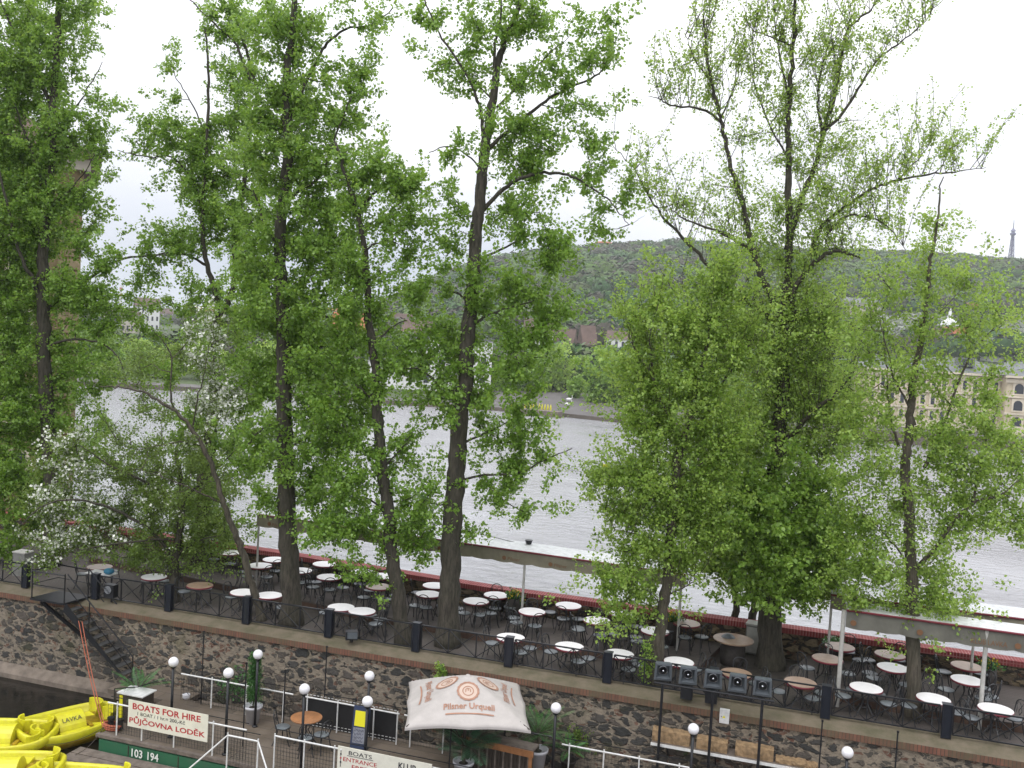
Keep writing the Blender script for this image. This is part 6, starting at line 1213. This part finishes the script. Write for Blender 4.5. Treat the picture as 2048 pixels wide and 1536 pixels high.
p = G(372, 1398, PZ + .3); t = thing('small_bowl_lamp', 'small white bowl hanging on the rear railing left of the second globe lamp', 'pot', p); MB().lathe([(.05, 0), (.10, .05), (.11, .14)], 12).out('bowl', M['pot'], t); MB().tube([(-.1, 0, .14), (0, 0, .2), (.1, 0, .14)], .008, 4).out('handle', M['black'], t)
p = G(243, 1452, PZ); t = thing('storage_box', 'dark storage box with white edged lid at the left end of the pontoon', 'box', (p[0] + .1, p[1] + .45, PZ)); MB().box((0, 0, .40), (.75, .5, .8)).out('body', M['darkwood'], t); MB().box((0, 0, .82), (.85, .6, .03)).out('lid', M['white'], t); MB().box((-.30, -.26, .4), (.10, .02, .72)).out('yellow_stripe', M['boardyellow'], t)
fr = MB(); fr.tube([(-.45, -.35, 0), (-.45, -.35, .95), (.3, -.35, 1.12), (.45, .3, 1.1)], .018, 4); fr.tube([(-.38, -.38, 0), (-.38, -.38, .9)], .012, 4); fr.out('frame', M['black'], t)
p = G(220, 1462, PZ); t = thing('mooring_coil', 'coil of orange mooring rope with black bollards on the pontoon corner', 'rope', (p[0], p[1] + .1, PZ))
for k in range(3): MB().tube([(.22 * math.cos(a_) * (1 + .1 * k), .14 * math.sin(a_), .05 + .05 * k) for a_ in np.linspace(0, 2 * PI, 20)], .035, 6).out('coil', M['orange'], t)
for x in (-.08, .22): MB().lathe([(.08, 0), (.07, .2), (.10, .22), (.10, .27)], 12).out('bollard', M['black'], t, loc=(x, .02, .05))
for k, (q0, q1, lab) in enumerate((((157, 1240, -.9), (206, 1455, -3.7), 'left of two orange mooring ropes hanging down beside the stairs'), ((164, 1243, -.9), (210, 1452, -3.65), 'right of two orange mooring ropes hanging down beside the stairs'))):
    A, B = V(*q0), V(*q1); pts = [A + (B - A) * s_ + np.array([0, 0, -.18 * math.sin(PI * s_)]) for s_ in np.linspace(0, 1, 12)]; tag(MB().tube(pts, .013, 6).out('mooring_rope', M['orange']), lab, 'rope', 'orange mooring ropes')
# ---------------------------------------------------------------- pedal boats
def pedal_boat():
    t = thing('pedal_boat', '', 'pedal boat', (0, 0, 0), 0, 'yellow pedal boats moored at the barge'); L_, W_ = 1.36, .94; n = 40
    def outl(s, sx=1.0):
        o = []
        for k in range(n):
            a_ = 2 * PI * k / n; ca, sa = math.cos(a_), math.sin(a_); x = L_ * s * sx * abs(ca) ** .55 * np.sign(ca); y = W_ * s * abs(sa) ** .6 * np.sign(sa); y *= 1 - .16 * max(0, x / L_) ** 2; o.append((x, y))
        return o
    def loft(name, rings, m_):
        vs = [(x, y, z + .10 * (abs(x) / L_) ** 3 * (z > 0)) for s, z in rings for x, y in outl(s)]; fs = [(i * n + k, i * n + (k + 1) % n, (i + 1) * n + (k + 1) % n, (i + 1) * n + k) for i in range(len(rings) - 1) for k in range(n)]
        return MB().add(vs, fs + [tuple((len(rings) - 1) * n + k for k in range(n))]).out(name, M[m_], t, True)
    loft('lower_hull', [(.62, -.22), (.80, -.10), (.93, .06), (.97, .14)], 'yellowd'); loft('hull', [(.97, .12), (1.0, .20), (1.0, .34), (.975, .37), (.93, .37), (.89, .30), (.86, .10)], 'yellow')
    dr = MB(); m_ = 12; xs2 = (-.36, .36); vs = []
    for x in xs2:
        for k in range(m_ + 1): a_ = PI * k / m_; vs.append((x, .42 * math.cos(a_), .10 + .50 * math.sin(a_)))
    fs = [(k, k + 1, m_ + 2 + k, m_ + 1 + k) for k in range(m_)] + [tuple(range(m_ + 1))[::-1], tuple(range(m_ + 1, 2 * m_ + 2))]; dr.add(vs, fs).out('paddle_drum', M['yellow'], t)
    MB().box((0, -.62, .17), (.8, .36, .14)).out('bench', M['yellow'], t); MB().box((0, .62, .17), (.8, .36, .14)).out('bench', M['yellow'], t)
    for sx in (-1, 1):
        for sy in (-1, 1):
            s_ = MB(); vs = []; m2 = 8
            for j, (zz_, rr) in enumerate(((.12, .20), (.30, .24), (.56, .27))):
                for k in range(m2 + 1): a_ = -PI * .5 + PI * k / m2; vs.append((sx * (.86 + rr * math.cos(a_) * .9 + .02 * j), sy * .42 + rr * 1.15 * math.sin(a_), zz_))
            for j, (zz_, rr) in enumerate(((.56, .22), (.30, .19), (.14, .16))):
                for k in range(m2 + 1): a_ = -PI * .5 + PI * k / m2; vs.append((sx * (.86 + rr * math.cos(a_) * .9 + .02 * (2 - j)), sy * .42 + rr * 1.15 * math.sin(a_), zz_))
            fs = [(j * 9 + k, j * 9 + k + 1, (j + 1) * 9 + k + 1, (j + 1) * 9 + k) for j in range(5) for k in range(8)]; s_.add(vs, fs); s_.box((sx * .70, sy * .42, .15), (.34, .40, .10)); s_.out('bucket_seat', M['yellow'], t)
        MB().box((sx * .48, 0, .22), (.10, .9, .05)).out('foot_bar', M['yellowd'], t)
    text_obj('lettering', 'LAVKA', M['textblack'], t, Matrix.Translation((-.26, -.33, .445)) @ Matrix.Rotation(math.radians(48), 4, 'X'), .12, .52)
    return t
PBT = pedal_boat(); dirA = G(185, 1402, -2.5) - G(30, 1440, -2.5); aA = math.atan2(dirA[1], dirA[0])
for k, (px, py, rz, lab) in enumerate(((135, 1455, aA, 'yellow pedal boat with its lettered drum in full view below the stairs'), (5, 1480, aA - .75, 'yellow pedal boat cut by the left edge, the upper of two'), (10, 1550, aA - .70, 'yellow pedal boat cut by the bottom left corner'), (150, 1578, aA - .85, 'yellow pedal boat at the bottom edge with a white plate'), (262, 1600, aA - .85, 'yellow pedal boat whose bow just shows at the bottom edge below the jetty'))):
    p = G(px, py, -2.55); loc = (p[0], p[1], WZ + .10)
    if k == 0: PBT.location = loc; PBT.rotation_euler = (0, 0, rz); PBT['label'] = lab
    else:
        o = clone(PBT, loc, rz, lab)
        for ch in list(o.children):
            if ch.name.startswith('lettering'): bpy.data.objects.remove(ch)
    if k == 3: MB().box((-.55, -.2, .62), (.5, .34, .02)).out('white_plate', M['white'], o)
A = V(208, 1455, -3.7)
for q, lab in (((95, 1490), 'thin dark rope from the pontoon corner to the nearest pedal boat bow'), ((150, 1510), 'thin dark rope hanging slack beside the green barge corner')):
    B = G(*q, WZ + .35); pts = [A + (B - A) * s_ + np.array([0, 0, -.12 * math.sin(PI * s_)]) for s_ in np.linspace(0, 1, 10)]; tag(MB().tube(pts, .008, 4).out('thin_rope', M['darkwood']), lab, 'rope')
HAZE = True
if HAZE:
    m = bpy.data.materials.new('haze_air'); m.use_nodes = True; nt = m.node_tree; nt.nodes.clear(); o_ = nt.nodes.new('ShaderNodeOutputMaterial'); v_ = nt.nodes.new('ShaderNodeVolumePrincipled')
    v_.inputs['Color'].default_value = (0.93, 0.955, 0.985, 1); v_.inputs['Density'].default_value = 0.00024; v_.inputs['Anisotropy'].default_value = 0.3; nt.links.new(v_.outputs[0], o_.inputs['Volume'])
    hz = MB().box((0, 1300, 20), (7400, 2800, 250)).out('haze', m); hz['kind'] = 'stuff'; hz['label'] = 'thin pale spring haze over the river'
